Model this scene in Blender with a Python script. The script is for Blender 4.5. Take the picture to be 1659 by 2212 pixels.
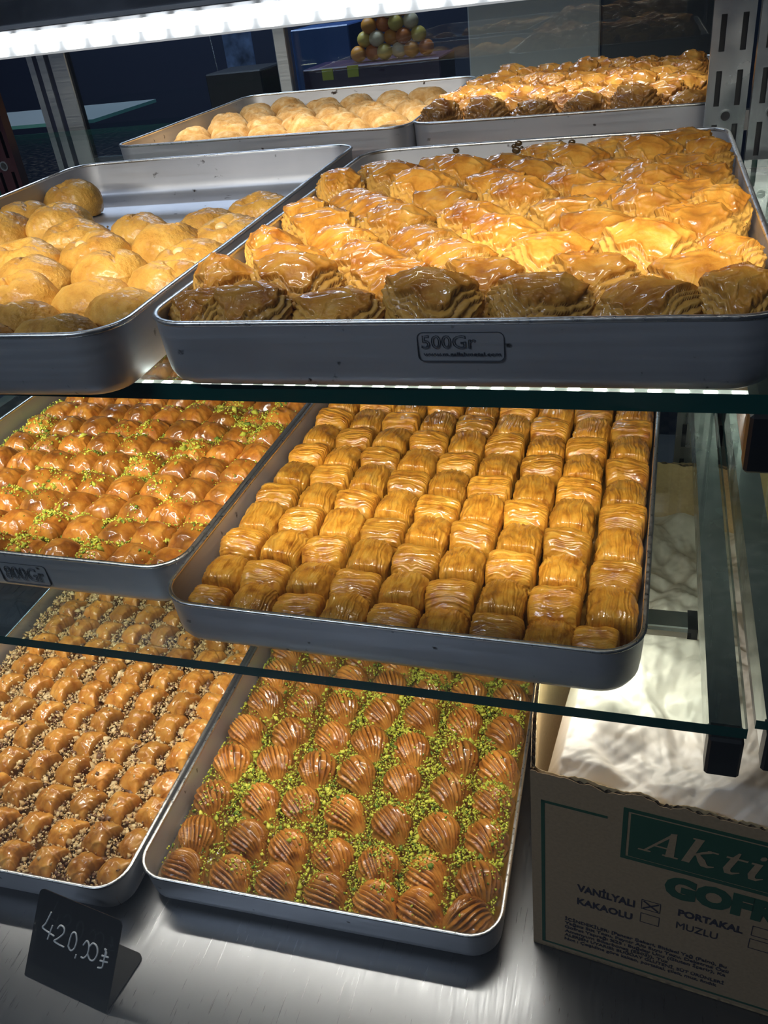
import bpy, math, random
import numpy as np
from mathutils import Matrix, Vector

for o in list(bpy.data.objects):
    bpy.data.objects.remove(o)
sc = bpy.context.scene
random.seed(11)
rng = np.random.default_rng(11)

# ------------------------------------------------------------------ camera
CAM = np.array([0.272523355, -0.47288156, 0.425613995])
PITCH, ROLL, YAW, FPX = 0.571403184, -0.129300232, 0.346522915, 1804.19528
_cy, _sy = math.cos(YAW), math.sin(YAW)
_F = np.array([-_sy * math.cos(PITCH), _cy * math.cos(PITCH), -math.sin(PITCH)])
_r0 = np.array([_cy, _sy, 0.0])
_u0 = np.cross(_r0, _F)
_R = math.cos(ROLL) * _r0 + math.sin(ROLL) * _u0
_U = -math.sin(ROLL) * _r0 + math.cos(ROLL) * _u0
cam_data = bpy.data.cameras.new('camera')
cam = bpy.data.objects.new('camera', cam_data)
sc.collection.objects.link(cam)
cam.matrix_world = Matrix([[_R[i], _U[i], -_F[i], CAM[i]] for i in range(3)] + [[0, 0, 0, 1]])
cam_data.sensor_fit = 'VERTICAL'
cam_data.sensor_height = 24.0
cam_data.lens = 24.0 * FPX / 2212.0
cam_data.clip_start = 0.01
sc.camera = cam

# ------------------------------------------------------------------ world, exposure
sc.view_settings.view_transform = 'Standard'
sc.view_settings.look = 'None'
sc.view_settings.gamma = 1.0
sc.view_settings.exposure = 0.0
sc.view_settings.use_curve_mapping = False
world = bpy.data.worlds.new('shop_ambience')
sc.world = world
world.use_nodes = True
world.node_tree.nodes['Background'].inputs[0].default_value = (0.60, 0.70, 1.0, 1)
world.node_tree.nodes['Background'].inputs[1].default_value = 0.07

LED_COLOR = (1.0, 0.92, 0.80)
LED_TOP_W, LED_MID_W, LED_LOW_W, LED_REAR_W, SHOP_FILL_W, REAR_FILL_W = 1.9, 2.4, 3.0, 2.0, 21.0, 26.0

# ------------------------------------------------------------------ helpers
COL = sc.collection


def link(o, parent=None):
    COL.objects.link(o)
    if parent is not None:
        o.parent = parent
    return o


def tag(o, label=None, cat=None, group=None, kind=None):
    if label:
        o['label'] = label
    if cat:
        o['category'] = cat
    if group:
        o['group'] = group
    if kind:
        o['kind'] = kind
    return o


def empty(name, loc=(0, 0, 0), rz=0.0):
    o = bpy.data.objects.new(name, None)
    o.empty_display_size = 0.02
    o.location = loc
    o.rotation_euler = (0, 0, rz)
    return link(o)


LEAF = [None]
BAKE_SHADE = [None]      # browning of leaf edges plus shade painted into seams, for the shape made last


def to_mesh(name, V, F, mats=(), smooth=True, midx=None):
    m = bpy.data.meshes.new(name)
    m.from_pydata([tuple(map(float, v)) for v in V], [], [tuple(map(int, f)) for f in F])
    for mt in mats if isinstance(mats, (list, tuple)) else [mats]:
        m.materials.append(mt)
    if smooth:
        m.polygons.foreach_set('use_smooth', [True] * len(m.polygons))
    if midx is not None:
        m.polygons.foreach_set('material_index', [int(i) for i in midx])
    if BAKE_SHADE[0] is not None and len(BAKE_SHADE[0]) == len(m.vertices):
        m.attributes.new('bake_shade', 'FLOAT', 'POINT').data.foreach_set('value', BAKE_SHADE[0].astype(np.float32))
    if LEAF[0] is not None and LEAF[0].size + 1 == len(m.vertices):
        m.attributes.new('leaf', 'FLOAT', 'POINT').data.foreach_set('value', np.append(LEAF[0].reshape(-1), 0).astype(np.float32))
    BAKE_SHADE[0] = LEAF[0] = None
    m.update()
    return m


def obj(name, mesh, parent=None, loc=(0, 0, 0), rot=(0, 0, 0), scale=(1, 1, 1)):
    o = bpy.data.objects.new(name, mesh)
    o.location = loc
    o.rotation_euler = rot
    o.scale = scale
    return link(o, parent)


class MB:
    """collects simple shapes into one mesh"""

    def __init__(self):
        self.V, self.F, self.I = [], [], []

    def add(self, V, F, i=0):
        b = len(self.V)
        self.V += [tuple(v) for v in V]
        self.F += [tuple(b + k for k in f) for f in F]
        self.I += [i] * len(F)
        return self

    def box(self, x0, x1, y0, y1, z0, z1, i=0, bev=0.0):
        if bev <= 0:
            V = [(x, y, z) for z in (z0, z1) for y in (y0, y1) for x in (x0, x1)]
            F = [(0, 2, 3, 1), (4, 5, 7, 6), (0, 1, 5, 4), (2, 6, 7, 3), (0, 4, 6, 2), (1, 3, 7, 5)]
            return self.add(V, F, i)
        b = bev
        V = []
        for z in (z0, z1):
            for y in (y0, y1):
                for x in (x0, x1):
                    sx = b if x == x0 else -b
                    sy = b if y == y0 else -b
                    sz = b if z == z0 else -b
                    V += [(x, y + sy, z + sz), (x + sx, y, z + sz), (x + sx, y + sy, z)]
        def q(c, a):
            return c * 3 + a
        F = [(q(0, 0), q(4, 0), q(6, 0), q(2, 0)), (q(1, 0), q(3, 0), q(7, 0), q(5, 0)),
             (q(0, 1), q(1, 1), q(5, 1), q(4, 1)), (q(2, 1), q(6, 1), q(7, 1), q(3, 1)),
             (q(0, 2), q(2, 2), q(3, 2), q(1, 2)), (q(4, 2), q(5, 2), q(7, 2), q(6, 2))]
        for c1, c2, ax in ((0, 1, 0), (2, 3, 0), (4, 5, 0), (6, 7, 0), (0, 2, 1), (1, 3, 1), (4, 6, 1), (5, 7, 1),
                           (0, 4, 2), (1, 5, 2), (2, 6, 2), (3, 7, 2)):
            a, d = [k for k in range(3) if k != ax]
            F.append((q(c1, a), q(c2, a), q(c2, d), q(c1, d)))
        for c in range(8):
            F.append((q(c, 0), q(c, 1), q(c, 2)))
        return self.add(V, F, i)

    def cyl(self, p0, p1, r0, r1=None, n=12, i=0, caps=True):
        r1 = r0 if r1 is None else r1
        p0, p1 = Vector(p0), Vector(p1)
        d = (p1 - p0).normalized()
        a = d.orthogonal().normalized()
        b = d.cross(a)
        V = [p0 + r0 * (math.cos(2 * math.pi * k / n) * a + math.sin(2 * math.pi * k / n) * b) for k in range(n)]
        V += [p1 + r1 * (math.cos(2 * math.pi * k / n) * a + math.sin(2 * math.pi * k / n) * b) for k in range(n)]
        F = [(k, (k + 1) % n, n + (k + 1) % n, n + k) for k in range(n)]
        if caps:
            F += [tuple(range(n - 1, -1, -1)), tuple(range(n, 2 * n))]
        return self.add([tuple(v) for v in V], F, i)

    def ball(self, c, r, n=10, m=6, i=0):
        r = (r, r, r) if not isinstance(r, tuple) else r
        V = [(c[0], c[1], c[2] - r[2])]
        for j in range(1, m):
            t = math.pi * j / m
            for k in range(n):
                p = 2 * math.pi * k / n
                V.append((c[0] + r[0] * math.sin(t) * math.cos(p), c[1] + r[1] * math.sin(t) * math.sin(p), c[2] - r[2] * math.cos(t)))
        V.append((c[0], c[1], c[2] + r[2]))
        F = [(0, 1 + (k + 1) % n, 1 + k) for k in range(n)]
        for j in range(m - 2):
            for k in range(n):
                a = 1 + j * n + k
                b = 1 + j * n + (k + 1) % n
                F.append((a, b, b + n, a + n))
        L = len(V) - 1
        F += [(L, L - n + k, L - n + (k + 1) % n) for k in range(n)]
        return self.add(V, F, i)

    def build(self, name, mats, parent=None, loc=(0, 0, 0), rot=(0, 0, 0), smooth=False):
        return obj(name, to_mesh(name, self.V, self.F, mats, smooth, self.I), parent, loc, rot)


# ---- vectorised noise
def _hash(i, j, k, s):
    h = (i * 374761393 + j * 668265263 + k * 2147483647 + s * 1274126177) & 0xFFFFFFFF
    h = ((h ^ (h >> 13)) * 1274126177) & 0xFFFFFFFF
    h = (h ^ (h >> 16)) & 0xFFFF
    return h / 32767.5 - 1.0


def vn(x, y, z, seed=0):
    x, y, z = np.broadcast_arrays(np.asarray(x, float), np.asarray(y, float), np.asarray(z, float))
    i, j, k = [np.floor(q).astype(np.int64) for q in (x, y, z)]
    fx, fy, fz = x - i, y - j, z - k
    fx, fy, fz = [f * f * f * (f * (f * 6 - 15) + 10) for f in (fx, fy, fz)]
    r = 0
    for a in (0, 1):
        for b in (0, 1):
            for c in (0, 1):
                w = (fx if a else 1 - fx) * (fy if b else 1 - fy) * (fz if c else 1 - fz)
                r = r + w * _hash(i + a, j + b, k + c, seed)
    return r


def fbm(x, y, z, seed=0, o=3):
    r, a, f = 0, 1.0, 1.0
    for q in range(o):
        r = r + a * vn(x * f, y * f, z * f, seed + 17 * q)
        a *= 0.5
        f *= 2.03
    return r


def ridge(q):
    return 1.0 - 2.0 * np.abs(q)


# ------------------------------------------------------------------ materials
def nodes_of(name):
    m = bpy.data.materials.new(name)
    m.use_nodes = True
    nt = m.node_tree
    return m, nt, nt.nodes['Principled BSDF']


def N(nt, typ, **kw):
    n = nt.nodes.new(typ)
    for k, v in kw.items():
        setattr(n, k, v)
    return n


def plain(name, col, rough=0.5, metal=0.0, coat=0.0, bump=0.0, bscale=200.0, var=0.0, emis=0.0):
    m, nt, b = nodes_of(name)
    b.inputs['Base Color'].default_value = (*col, 1)
    b.inputs['Roughness'].default_value = rough
    b.inputs['Metallic'].default_value = metal
    b.inputs['Coat Weight'].default_value = coat
    b.inputs['Coat Roughness'].default_value = 0.1
    if emis:
        b.inputs['Emission Color'].default_value = (*col, 1)
        b.inputs['Emission Strength'].default_value = emis
    if bump or var:
        tc = N(nt, 'ShaderNodeTexCoord')
        nz = N(nt, 'ShaderNodeTexNoise')
        nz.inputs['Scale'].default_value = bscale
        nz.inputs['Detail'].default_value = 4
        nt.links.new(tc.outputs['Object'], nz.inputs['Vector'])
        if bump:
            bp = N(nt, 'ShaderNodeBump')
            bp.inputs['Strength'].default_value = bump
            bp.inputs['Distance'].default_value = 0.001
            nt.links.new(nz.outputs['Fac'], bp.inputs['Height'])
            nt.links.new(bp.outputs['Normal'], b.inputs['Normal'])
        if var:
            rp = N(nt, 'ShaderNodeValToRGB')
            rp.color_ramp.elements[0].position = 0.3
            rp.color_ramp.elements[1].position = 0.7
            rp.color_ramp.elements[0].color = (*[c * (1 - var) for c in col], 1)
            rp.color_ramp.elements[1].color = (*[min(1, c * (1 + var)) for c in col], 1)
            nt.links.new(nz.outputs['Fac'], rp.inputs['Fac'])
            nt.links.new(rp.outputs['Color'], b.inputs['Base Color'])
    return m


def pastry_mat(name, dark, mid, light, scale=60.0, stretch=(1, 1, 1), rough=0.38, coat=1.0, coat_rough=0.08, bump=0.25,
               bscale=420.0, bstretch=(1, 1, 1), side=None, side_at=(0.25, 0.6), rnd=0.25, sss=0.12, deep=None, leaf=None):
    """baked dough under syrup: mottled browning, a second tone towards the base, a clear syrup coat"""
    m, nt, b = nodes_of(name)
    L = nt.links
    tc = N(nt, 'ShaderNodeTexCoord')
    oi = N(nt, 'ShaderNodeObjectInfo')
    off = N(nt, 'ShaderNodeVectorMath', operation='ADD')
    cmb = N(nt, 'ShaderNodeMath', operation='MULTIPLY')
    cmb.inputs[1].default_value = 37.0
    L.new(oi.outputs['Random'], cmb.inputs[0])
    L.new(tc.outputs['Object'], off.inputs[0])
    L.new(cmb.outputs[0], off.inputs[1])
    mp = N(nt, 'ShaderNodeMapping')
    mp.inputs['Scale'].default_value = tuple(scale * s for s in stretch)
    L.new(off.outputs[0], mp.inputs['Vector'])
    nz = N(nt, 'ShaderNodeTexNoise')
    nz.inputs['Scale'].default_value = 1.0
    nz.inputs['Detail'].default_value = 5.0
    nz.inputs['Roughness'].default_value = 0.62
    L.new(mp.outputs[0], nz.inputs['Vector'])
    rp = N(nt, 'ShaderNodeValToRGB')
    e = rp.color_ramp.elements
    e[0].position, e[0].color = 0.30, (*dark, 1)
    e[1].position, e[1].color = 0.72, (*light, 1)
    k = e.new(0.5)
    k.color = (*mid, 1)
    L.new(nz.outputs['Fac'], rp.inputs['Fac'])
    colr = rp.outputs['Color']
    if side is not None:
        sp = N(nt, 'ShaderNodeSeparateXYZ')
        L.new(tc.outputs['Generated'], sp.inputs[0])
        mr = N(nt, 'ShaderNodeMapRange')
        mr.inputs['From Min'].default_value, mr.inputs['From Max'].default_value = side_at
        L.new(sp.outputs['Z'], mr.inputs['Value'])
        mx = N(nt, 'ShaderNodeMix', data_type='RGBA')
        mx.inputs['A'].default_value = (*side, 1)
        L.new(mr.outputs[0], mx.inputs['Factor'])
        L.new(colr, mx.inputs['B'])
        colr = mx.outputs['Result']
    if leaf:
        al = N(nt, 'ShaderNodeAttribute', attribute_name='leaf')
        ml = N(nt, 'ShaderNodeMix', data_type='RGBA')
        ml.inputs['B'].default_value = (*leaf, 1)
        L.new(al.outputs['Fac'], ml.inputs['Factor'])
        L.new(colr, ml.inputs['A'])
        colr = ml.outputs['Result']
    at = N(nt, 'ShaderNodeAttribute', attribute_name='bake_shade')  # darkens grooves and gaps: browned dough mixed with painted-in shade
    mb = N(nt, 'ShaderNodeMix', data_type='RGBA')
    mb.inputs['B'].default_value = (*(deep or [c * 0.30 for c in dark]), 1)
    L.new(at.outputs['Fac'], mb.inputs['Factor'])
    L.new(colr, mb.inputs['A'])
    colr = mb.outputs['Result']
    hs = N(nt, 'ShaderNodeHueSaturation')
    vr = N(nt, 'ShaderNodeMapRange')
    vr.inputs['To Min'].default_value, vr.inputs['To Max'].default_value = 1 - rnd, 1 + rnd
    L.new(oi.outputs['Random'], vr.inputs['Value'])
    L.new(vr.outputs[0], hs.inputs['Value'])
    L.new(colr, hs.inputs['Color'])
    L.new(hs.outputs['Color'], b.inputs['Base Color'])
    b.inputs['Roughness'].default_value = rough
    b.inputs['Coat Weight'].default_value = coat
    b.inputs['Coat Roughness'].default_value = coat_rough
    b.inputs['Coat IOR'].default_value = 1.48
    b.inputs['Specular IOR Level'].default_value = 0.22
    if sss:
        b.inputs['Subsurface Weight'].default_value = sss
        b.inputs['Subsurface Radius'].default_value = (1.0, 0.45, 0.12)
        b.inputs['Subsurface Scale'].default_value = 0.004
    if bump:
        mp2 = N(nt, 'ShaderNodeMapping')
        mp2.inputs['Scale'].default_value = tuple(bscale * s for s in bstretch)
        L.new(off.outputs[0], mp2.inputs['Vector'])
        n2 = N(nt, 'ShaderNodeTexNoise')
        n2.inputs['Scale'].default_value = 1.0
        n2.inputs['Detail'].default_value = 3.0
        L.new(mp2.outputs[0], n2.inputs['Vector'])
        bp = N(nt, 'ShaderNodeBump')
        bp.inputs['Strength'].default_value = bump
        bp.inputs['Distance'].default_value = 0.0012
        L.new(n2.outputs['Fac'], bp.inputs['Height'])
        L.new(bp.outputs['Normal'], b.inputs['Normal'])
        mp3 = N(nt, 'ShaderNodeMapping')
        mp3.inputs['Scale'].default_value = (bscale * 0.55,) * 3
        L.new(off.outputs[0], mp3.inputs['Vector'])
        n3 = N(nt, 'ShaderNodeTexNoise')
        n3.inputs['Scale'].default_value = 1.0
        n3.inputs['Detail'].default_value = 1.0
        L.new(mp3.outputs[0], n3.inputs['Vector'])
        bp3 = N(nt, 'ShaderNodeBump')
        bp3.inputs['Strength'].default_value = 0.20
        bp3.inputs['Distance'].default_value = 0.0012
        L.new(n3.outputs['Fac'], bp3.inputs['Height'])
        L.new(bp3.outputs['Normal'], b.inputs['Coat Normal'])
    return m


def metal_mat(name, col, rough, streak=(4, 4, 300), amp=0.12, stain=0.0, bump=0.03, aniso=0.0, metallic=1.0):
    m, nt, b = nodes_of(name)
    L = nt.links
    tc = N(nt, 'ShaderNodeTexCoord')
    mp = N(nt, 'ShaderNodeMapping')
    mp.inputs['Scale'].default_value = streak
    L.new(tc.outputs['Object'], mp.inputs['Vector'])
    nz = N(nt, 'ShaderNodeTexNoise')
    nz.inputs['Scale'].default_value = 1.0
    nz.inputs['Detail'].default_value = 6.0
    L.new(mp.outputs[0], nz.inputs['Vector'])
    rr = N(nt, 'ShaderNodeMapRange')
    rr.inputs['From Min'].default_value, rr.inputs['From Max'].default_value = 0.3, 0.7
    rr.inputs['To Min'].default_value, rr.inputs['To Max'].default_value = max(0.02, rough - amp), rough + amp
    L.new(nz.outputs['Fac'], rr.inputs['Value'])
    L.new(rr.outputs[0], b.inputs['Roughness'])
    b.inputs['Metallic'].default_value = metallic
    b.inputs['Anisotropic'].default_value = aniso
    b.inputs['Base Color'].default_value = (*col, 1)
    if stain:
        n3 = N(nt, 'ShaderNodeTexNoise')
        n3.inputs['Scale'].default_value = 55.0
        n3.inputs['Detail'].default_value = 5.0
        L.new(tc.outputs['Object'], n3.inputs['Vector'])
        n4 = N(nt, 'ShaderNodeTexNoise')
        n4.inputs['Scale'].default_value = 9.0
        n4.inputs['Detail'].default_value = 3.0
        L.new(tc.outputs['Object'], n4.inputs['Vector'])
        rp = N(nt, 'ShaderNodeValToRGB')
        e = rp.color_ramp.elements
        e[0].position, e[0].color = 0.28, (0.045, 0.028, 0.018, 1)
        e[1].position, e[1].color = 0.33, (*col, 1)
        L.new(n3.outputs['Fac'], rp.inputs['Fac'])
        rp2 = N(nt, 'ShaderNodeValToRGB')
        e = rp2.color_ramp.elements
        e[0].position, e[0].color = 0.35, (*[c * (1 - stain) for c in col], 1)
        e[1].position, e[1].color = 0.65, (1, 1, 1, 1)
        L.new(n4.outputs['Fac'], rp2.inputs['Fac'])
        mx = N(nt, 'ShaderNodeMix', data_type='RGBA', blend_type='MULTIPLY')
        mx.inputs['Factor'].default_value = stain
        L.new(rp.outputs['Color'], mx.inputs['A'])
        L.new(rp2.outputs['Color'], mx.inputs['B'])
        L.new(mx.outputs['Result'], b.inputs['Base Color'])
    bp = N(nt, 'ShaderNodeBump')
    bp.inputs['Strength'].default_value = bump
    bp.inputs['Distance'].default_value = 0.001
    L.new(nz.outputs['Fac'], bp.inputs['Height'])
    L.new(bp.outputs['Normal'], b.inputs['Normal'])
    return m


def glass_mat(name, tint, rough=0.0, ior=1.5, dirt=0.0):
    """thin clear glass: light passes straight through, faces mirror by Fresnel"""
    m = bpy.data.materials.new(name)
    m.use_nodes = True
    nt = m.node_tree
    nt.nodes.remove(nt.nodes['Principled BSDF'])
    out = nt.nodes['Material Output']
    fr = N(nt, 'ShaderNodeFresnel')
    ge = N(nt, 'ShaderNodeNewGeometry')
    io = N(nt, 'ShaderNodeMapRange')          # the same air-to-glass Fresnel on the way out
    io.inputs['To Min'].default_value, io.inputs['To Max'].default_value = ior, 1.0 / ior
    nt.links.new(ge.outputs['Backfacing'], io.inputs['Value'])
    nt.links.new(io.outputs[0], fr.inputs['IOR'])
    tr = N(nt, 'ShaderNodeBsdfTransparent')
    tr.inputs['Color'].default_value = (*tint, 1)
    gl = N(nt, 'ShaderNodeBsdfGlossy')
    gl.inputs['Roughness'].default_value = rough
    gl.inputs['Color'].default_value = (0.9, 0.95, 0.93, 1)
    mx = N(nt, 'ShaderNodeMixShader')
    nt.links.new(fr.outputs[0], mx.inputs[0])
    nt.links.new(tr.outputs[0], mx.inputs[1])
    nt.links.new(gl.outputs[0], mx.inputs[2])
    last = mx.outputs[0]
    if dirt:
        df = N(nt, 'ShaderNodeBsdfDiffuse')
        df.inputs['Color'].default_value = (0.8, 0.8, 0.8, 1)
        tc = N(nt, 'ShaderNodeTexCoord')
        nz = N(nt, 'ShaderNodeTexNoise')
        nz.inputs['Scale'].default_value = 90
        nz.inputs['Detail'].default_value = 6
        nt.links.new(tc.outputs['Object'], nz.inputs['Vector'])
        mr = N(nt, 'ShaderNodeMapRange')
        mr.inputs['From Min'].default_value, mr.inputs['From Max'].default_value = 0.5, 0.8
        mr.inputs['To Min'].default_value, mr.inputs['To Max'].default_value = 0.0, dirt
        nt.links.new(nz.outputs['Fac'], mr.inputs['Value'])
        m2 = N(nt, 'ShaderNodeMixShader')
        nt.links.new(mr.outputs[0], m2.inputs[0])
        nt.links.new(last, m2.inputs[1])
        nt.links.new(df.outputs[0], m2.inputs[2])
        last = m2.outputs[0]
    nt.links.new(last, out.inputs['Surface'])
    return m


M = {}
M['tray'] = metal_mat('worn_aluminium', (0.62, 0.62, 0.65), 0.46, (6, 6, 220), 0.10, stain=0.30, bump=0.04, metallic=0.68)
M['rim'] = metal_mat('bare_aluminium_edge', (0.86, 0.85, 0.83), 0.34, (300, 300, 300), 0.1, bump=0.12)
M['steel'] = metal_mat('brushed_steel', (0.20, 0.205, 0.22), 0.32, (620, 26, 26), 0.055, bump=0.015)
M['chrome'] = metal_mat('chrome', (0.52, 0.54, 0.56), 0.22, (30, 30, 30), 0.08, bump=0.01, metallic=0.85)
M['alu'] = metal_mat('satin_aluminium', (0.72, 0.73, 0.74), 0.36, (4, 300, 300), 0.06)
M['dark_metal'] = metal_mat('dark_steel', (0.14, 0.15, 0.17), 0.38, (30, 30, 30), 0.1)
M['glass'] = glass_mat('clear_shelf_glass', (0.90, 0.95, 0.92), dirt=0.03)
M['pane'] = glass_mat('clear_pane_glass', (0.95, 0.97, 0.97))
M['glass_edge'] = plain('green_glass_edge', (0.006, 0.060, 0.050), 0.12, coat=0.5)
M['led'] = plain('led_lens', (1.0, 0.97, 0.92), 0.3, emis=1.6)
M['led_soft'] = plain('led_diffuser', (0.46, 0.47, 0.49), 0.3, emis=0.85)
M['led_dot'] = plain('led_chip', (1.0, 0.98, 0.94), 0.3, emis=22.0)
M['black'] = plain('black_plastic', (0.012, 0.012, 0.014), 0.4, bump=0.05)
M['sign'] = plain('black_card', (0.006, 0.0065, 0.008), 0.42, bump=0.04)
M['sign'].node_tree.nodes['Principled BSDF'].inputs['Specular IOR Level'].default_value = 0.2
M['chalk'] = plain('white_marker', (0.72, 0.74, 0.76), 0.7)
M['card'] = plain('grey_brown_cardboard', (0.37, 0.25, 0.14), 0.85, bump=0.15, bscale=300, var=0.10)
M['card_in'] = plain('raw_cardboard_inside', (0.62, 0.45, 0.24), 0.85, bump=0.15, bscale=300, var=0.10)
M['green'] = plain('green_print', (0.008, 0.070, 0.034), 0.8)
M['ink'] = plain('dark_print', (0.018, 0.012, 0.028), 0.75)
M['stamp'] = plain('stamped_groove', (0.10, 0.105, 0.12), 0.5, metal=0.6)
M['burnt'] = plain('burnt_syrup', (0.10, 0.055, 0.015), 0.25, coat=0.6)
M['pist'] = plain('ground_pistachio', (0.47, 0.49, 0.045), 0.75, var=0.35, bscale=350)
M['pist_lt'] = plain('bright_pistachio', (0.68, 0.68, 0.09), 0.7, var=0.25, bscale=350)
M['pist_dk'] = plain('green_pistachio_skin', (0.14, 0.22, 0.02), 0.7, var=0.3, bscale=350)
M['nut'] = plain('chopped_walnut', (0.56, 0.36, 0.15), 0.6, coat=0.5, var=0.35, bscale=250)
M['nut_lt'] = plain('pale_walnut', (0.72, 0.54, 0.28), 0.6, coat=0.5, var=0.2, bscale=250)
M['nut_dk'] = plain('walnut_skin', (0.17, 0.075, 0.03), 0.5, coat=0.5, var=0.3, bscale=250)
M['almond'] = plain('hazelnut_half', (0.80, 0.55, 0.24), 0.45, coat=0.4)
M['navy'] = plain('navy_wall', (0.012, 0.017, 0.038), 0.6)
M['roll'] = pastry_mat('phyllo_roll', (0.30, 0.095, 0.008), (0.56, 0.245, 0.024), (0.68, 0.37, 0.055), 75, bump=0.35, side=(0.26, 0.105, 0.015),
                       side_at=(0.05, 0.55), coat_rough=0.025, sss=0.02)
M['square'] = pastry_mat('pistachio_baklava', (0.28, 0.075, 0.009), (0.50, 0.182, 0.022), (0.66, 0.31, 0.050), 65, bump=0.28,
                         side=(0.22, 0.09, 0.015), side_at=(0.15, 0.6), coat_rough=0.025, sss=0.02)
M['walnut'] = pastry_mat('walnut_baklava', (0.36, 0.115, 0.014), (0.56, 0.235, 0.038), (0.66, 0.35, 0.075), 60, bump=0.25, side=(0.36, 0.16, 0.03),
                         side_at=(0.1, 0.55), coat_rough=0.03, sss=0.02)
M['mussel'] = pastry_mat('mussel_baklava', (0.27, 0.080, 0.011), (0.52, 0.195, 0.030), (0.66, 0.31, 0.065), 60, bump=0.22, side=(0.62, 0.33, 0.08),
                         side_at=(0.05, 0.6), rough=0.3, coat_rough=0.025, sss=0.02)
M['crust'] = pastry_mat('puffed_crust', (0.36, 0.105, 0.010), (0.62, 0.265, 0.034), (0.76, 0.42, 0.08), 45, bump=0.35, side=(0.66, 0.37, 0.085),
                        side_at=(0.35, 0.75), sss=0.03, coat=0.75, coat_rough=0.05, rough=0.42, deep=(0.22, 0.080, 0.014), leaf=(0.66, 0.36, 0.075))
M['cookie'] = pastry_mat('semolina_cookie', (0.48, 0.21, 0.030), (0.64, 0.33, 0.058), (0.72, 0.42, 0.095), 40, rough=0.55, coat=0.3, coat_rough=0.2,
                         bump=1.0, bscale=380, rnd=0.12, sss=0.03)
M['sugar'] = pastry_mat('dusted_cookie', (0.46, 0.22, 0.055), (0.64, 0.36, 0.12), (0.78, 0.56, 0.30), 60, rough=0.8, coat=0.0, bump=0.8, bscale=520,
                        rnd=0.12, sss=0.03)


# paper / film
def film_mat():
    m = bpy.data.materials.new('white_film')
    m.use_nodes = True
    nt = m.node_tree
    b = nt.nodes['Principled BSDF']
    b.inputs['Base Color'].default_value = (0.88, 0.83, 0.76, 1)
    b.inputs['Roughness'].default_value = 0.38
    tl = N(nt, 'ShaderNodeBsdfTranslucent')
    tl.inputs['Color'].default_value = (0.85, 0.78, 0.68, 1)
    tp = N(nt, 'ShaderNodeBsdfTransparent')
    m1 = N(nt, 'ShaderNodeMixShader')
    m1.inputs[0].default_value = 0.24
    m2 = N(nt, 'ShaderNodeMixShader')
    m2.inputs[0].default_value = 0.12
    out = nt.nodes['Material Output']
    nt.links.new(b.outputs[0], m1.inputs[1])
    nt.links.new(tl.outputs[0], m1.inputs[2])
    nt.links.new(m1.outputs[0], m2.inputs[1])
    nt.links.new(tp.outputs[0], m2.inputs[2])
    nt.links.new(m2.outputs[0], out.inputs['Surface'])
    return m


M['film'] = film_mat()

# ------------------------------------------------------------------ the shop room
def struct(name, x0, x1, y0, y1, z0, z1, mat):
    o = MB().box(x0, x1, y0, y1, z0, z1).build(name, mat)
    o['kind'] = 'structure'
    return o


M['wall'] = plain('shop_wall', (0.10, 0.12, 0.17), 0.8)
M['ceil'] = plain('shop_ceiling', (0.45, 0.47, 0.5), 0.8)
M['floor'] = plain('shop_floor', (0.12, 0.12, 0.13), 0.4)
struct('floor', -2.6, 2.6, -3.2, 2.6, -1.26, -1.22, M['floor'])
struct('ceiling', -2.6, 2.6, -3.2, 2.6, 1.62, 1.66, M['ceil'])
struct('wall_left', -2.64, -2.6, -3.2, 2.6, -1.22, 1.62, M['wall'])
struct('wall_right', 2.6, 2.64, -3.2, 2.6, -1.22, 1.62, M['wall'])
struct('wall_front', -2.6, 2.6, -3.24, -3.2, -1.22, 1.62, M['wall'])
struct('wall_back', -2.6, 2.6, 2.6, 2.64, -1.22, 1.62, M['navy'])


def area(name, parent, loc, rot, sx, sy, power, color, spread=180):
    l = bpy.data.lights.new(name, 'AREA')
    l.shape = 'RECTANGLE'
    l.size, l.size_y = sx, sy
    l.energy = power
    l.color = color
    l.spread = math.radians(spread)
    o = bpy.data.objects.new(name, l)
    o.location = loc
    o.rotation_euler = rot
    link(o, parent)
    return o


def fill_lamp(loc, label, power, color):  # unseen lamp, added to brighten steel, tray fronts and the back room
    r = empty('fill_lamp', loc)
    tag(r, label, 'lamp')
    MB().box(-0.62, 0.62, -0.10, 0.10, -0.03, 0.0).build('fill_housing', M['alu'], r)
    MB().box(-0.58, 0.58, -0.08, 0.08, -0.034, -0.030).build('fill_diffuser', M['led'], r)
    area('fill_light', r, (0, 0, -0.04), (0, 0, 0), 1.1, 0.15, power, color)
    return r


fill_lamp((-0.9, -1.25, 1.62), 'added unseen cool white fill lamp over the customer side', SHOP_FILL_W, (0.72, 0.82, 1.0))
fill_lamp((-0.9, 1.95, 1.62), 'added unseen cool white fill lamp behind the display case', REAR_FILL_W, (0.6, 0.75, 1.0))

# ------------------------------------------------------------------ display case
Z_SH1, Z_SH2, Z_FL = 0.20, -0.05, -0.413


def glass_shelf(x0, x1, y0, y1, ztop, t, label):
    m = MB()
    V = [(x, y, z) for z in (ztop - t, ztop) for y in (y0, y1) for x in (x0, x1)]
    m.add(V, [(0, 2, 3, 1), (4, 5, 7, 6)], 0)
    m.add(V, [(0, 1, 5, 4), (2, 6, 7, 3), (0, 4, 6, 2), (1, 3, 7, 5)], 1)
    o = m.build('glass_shelf', [M['glass'], M['glass_edge']])
    return tag(o, label, 'shelf')


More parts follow.
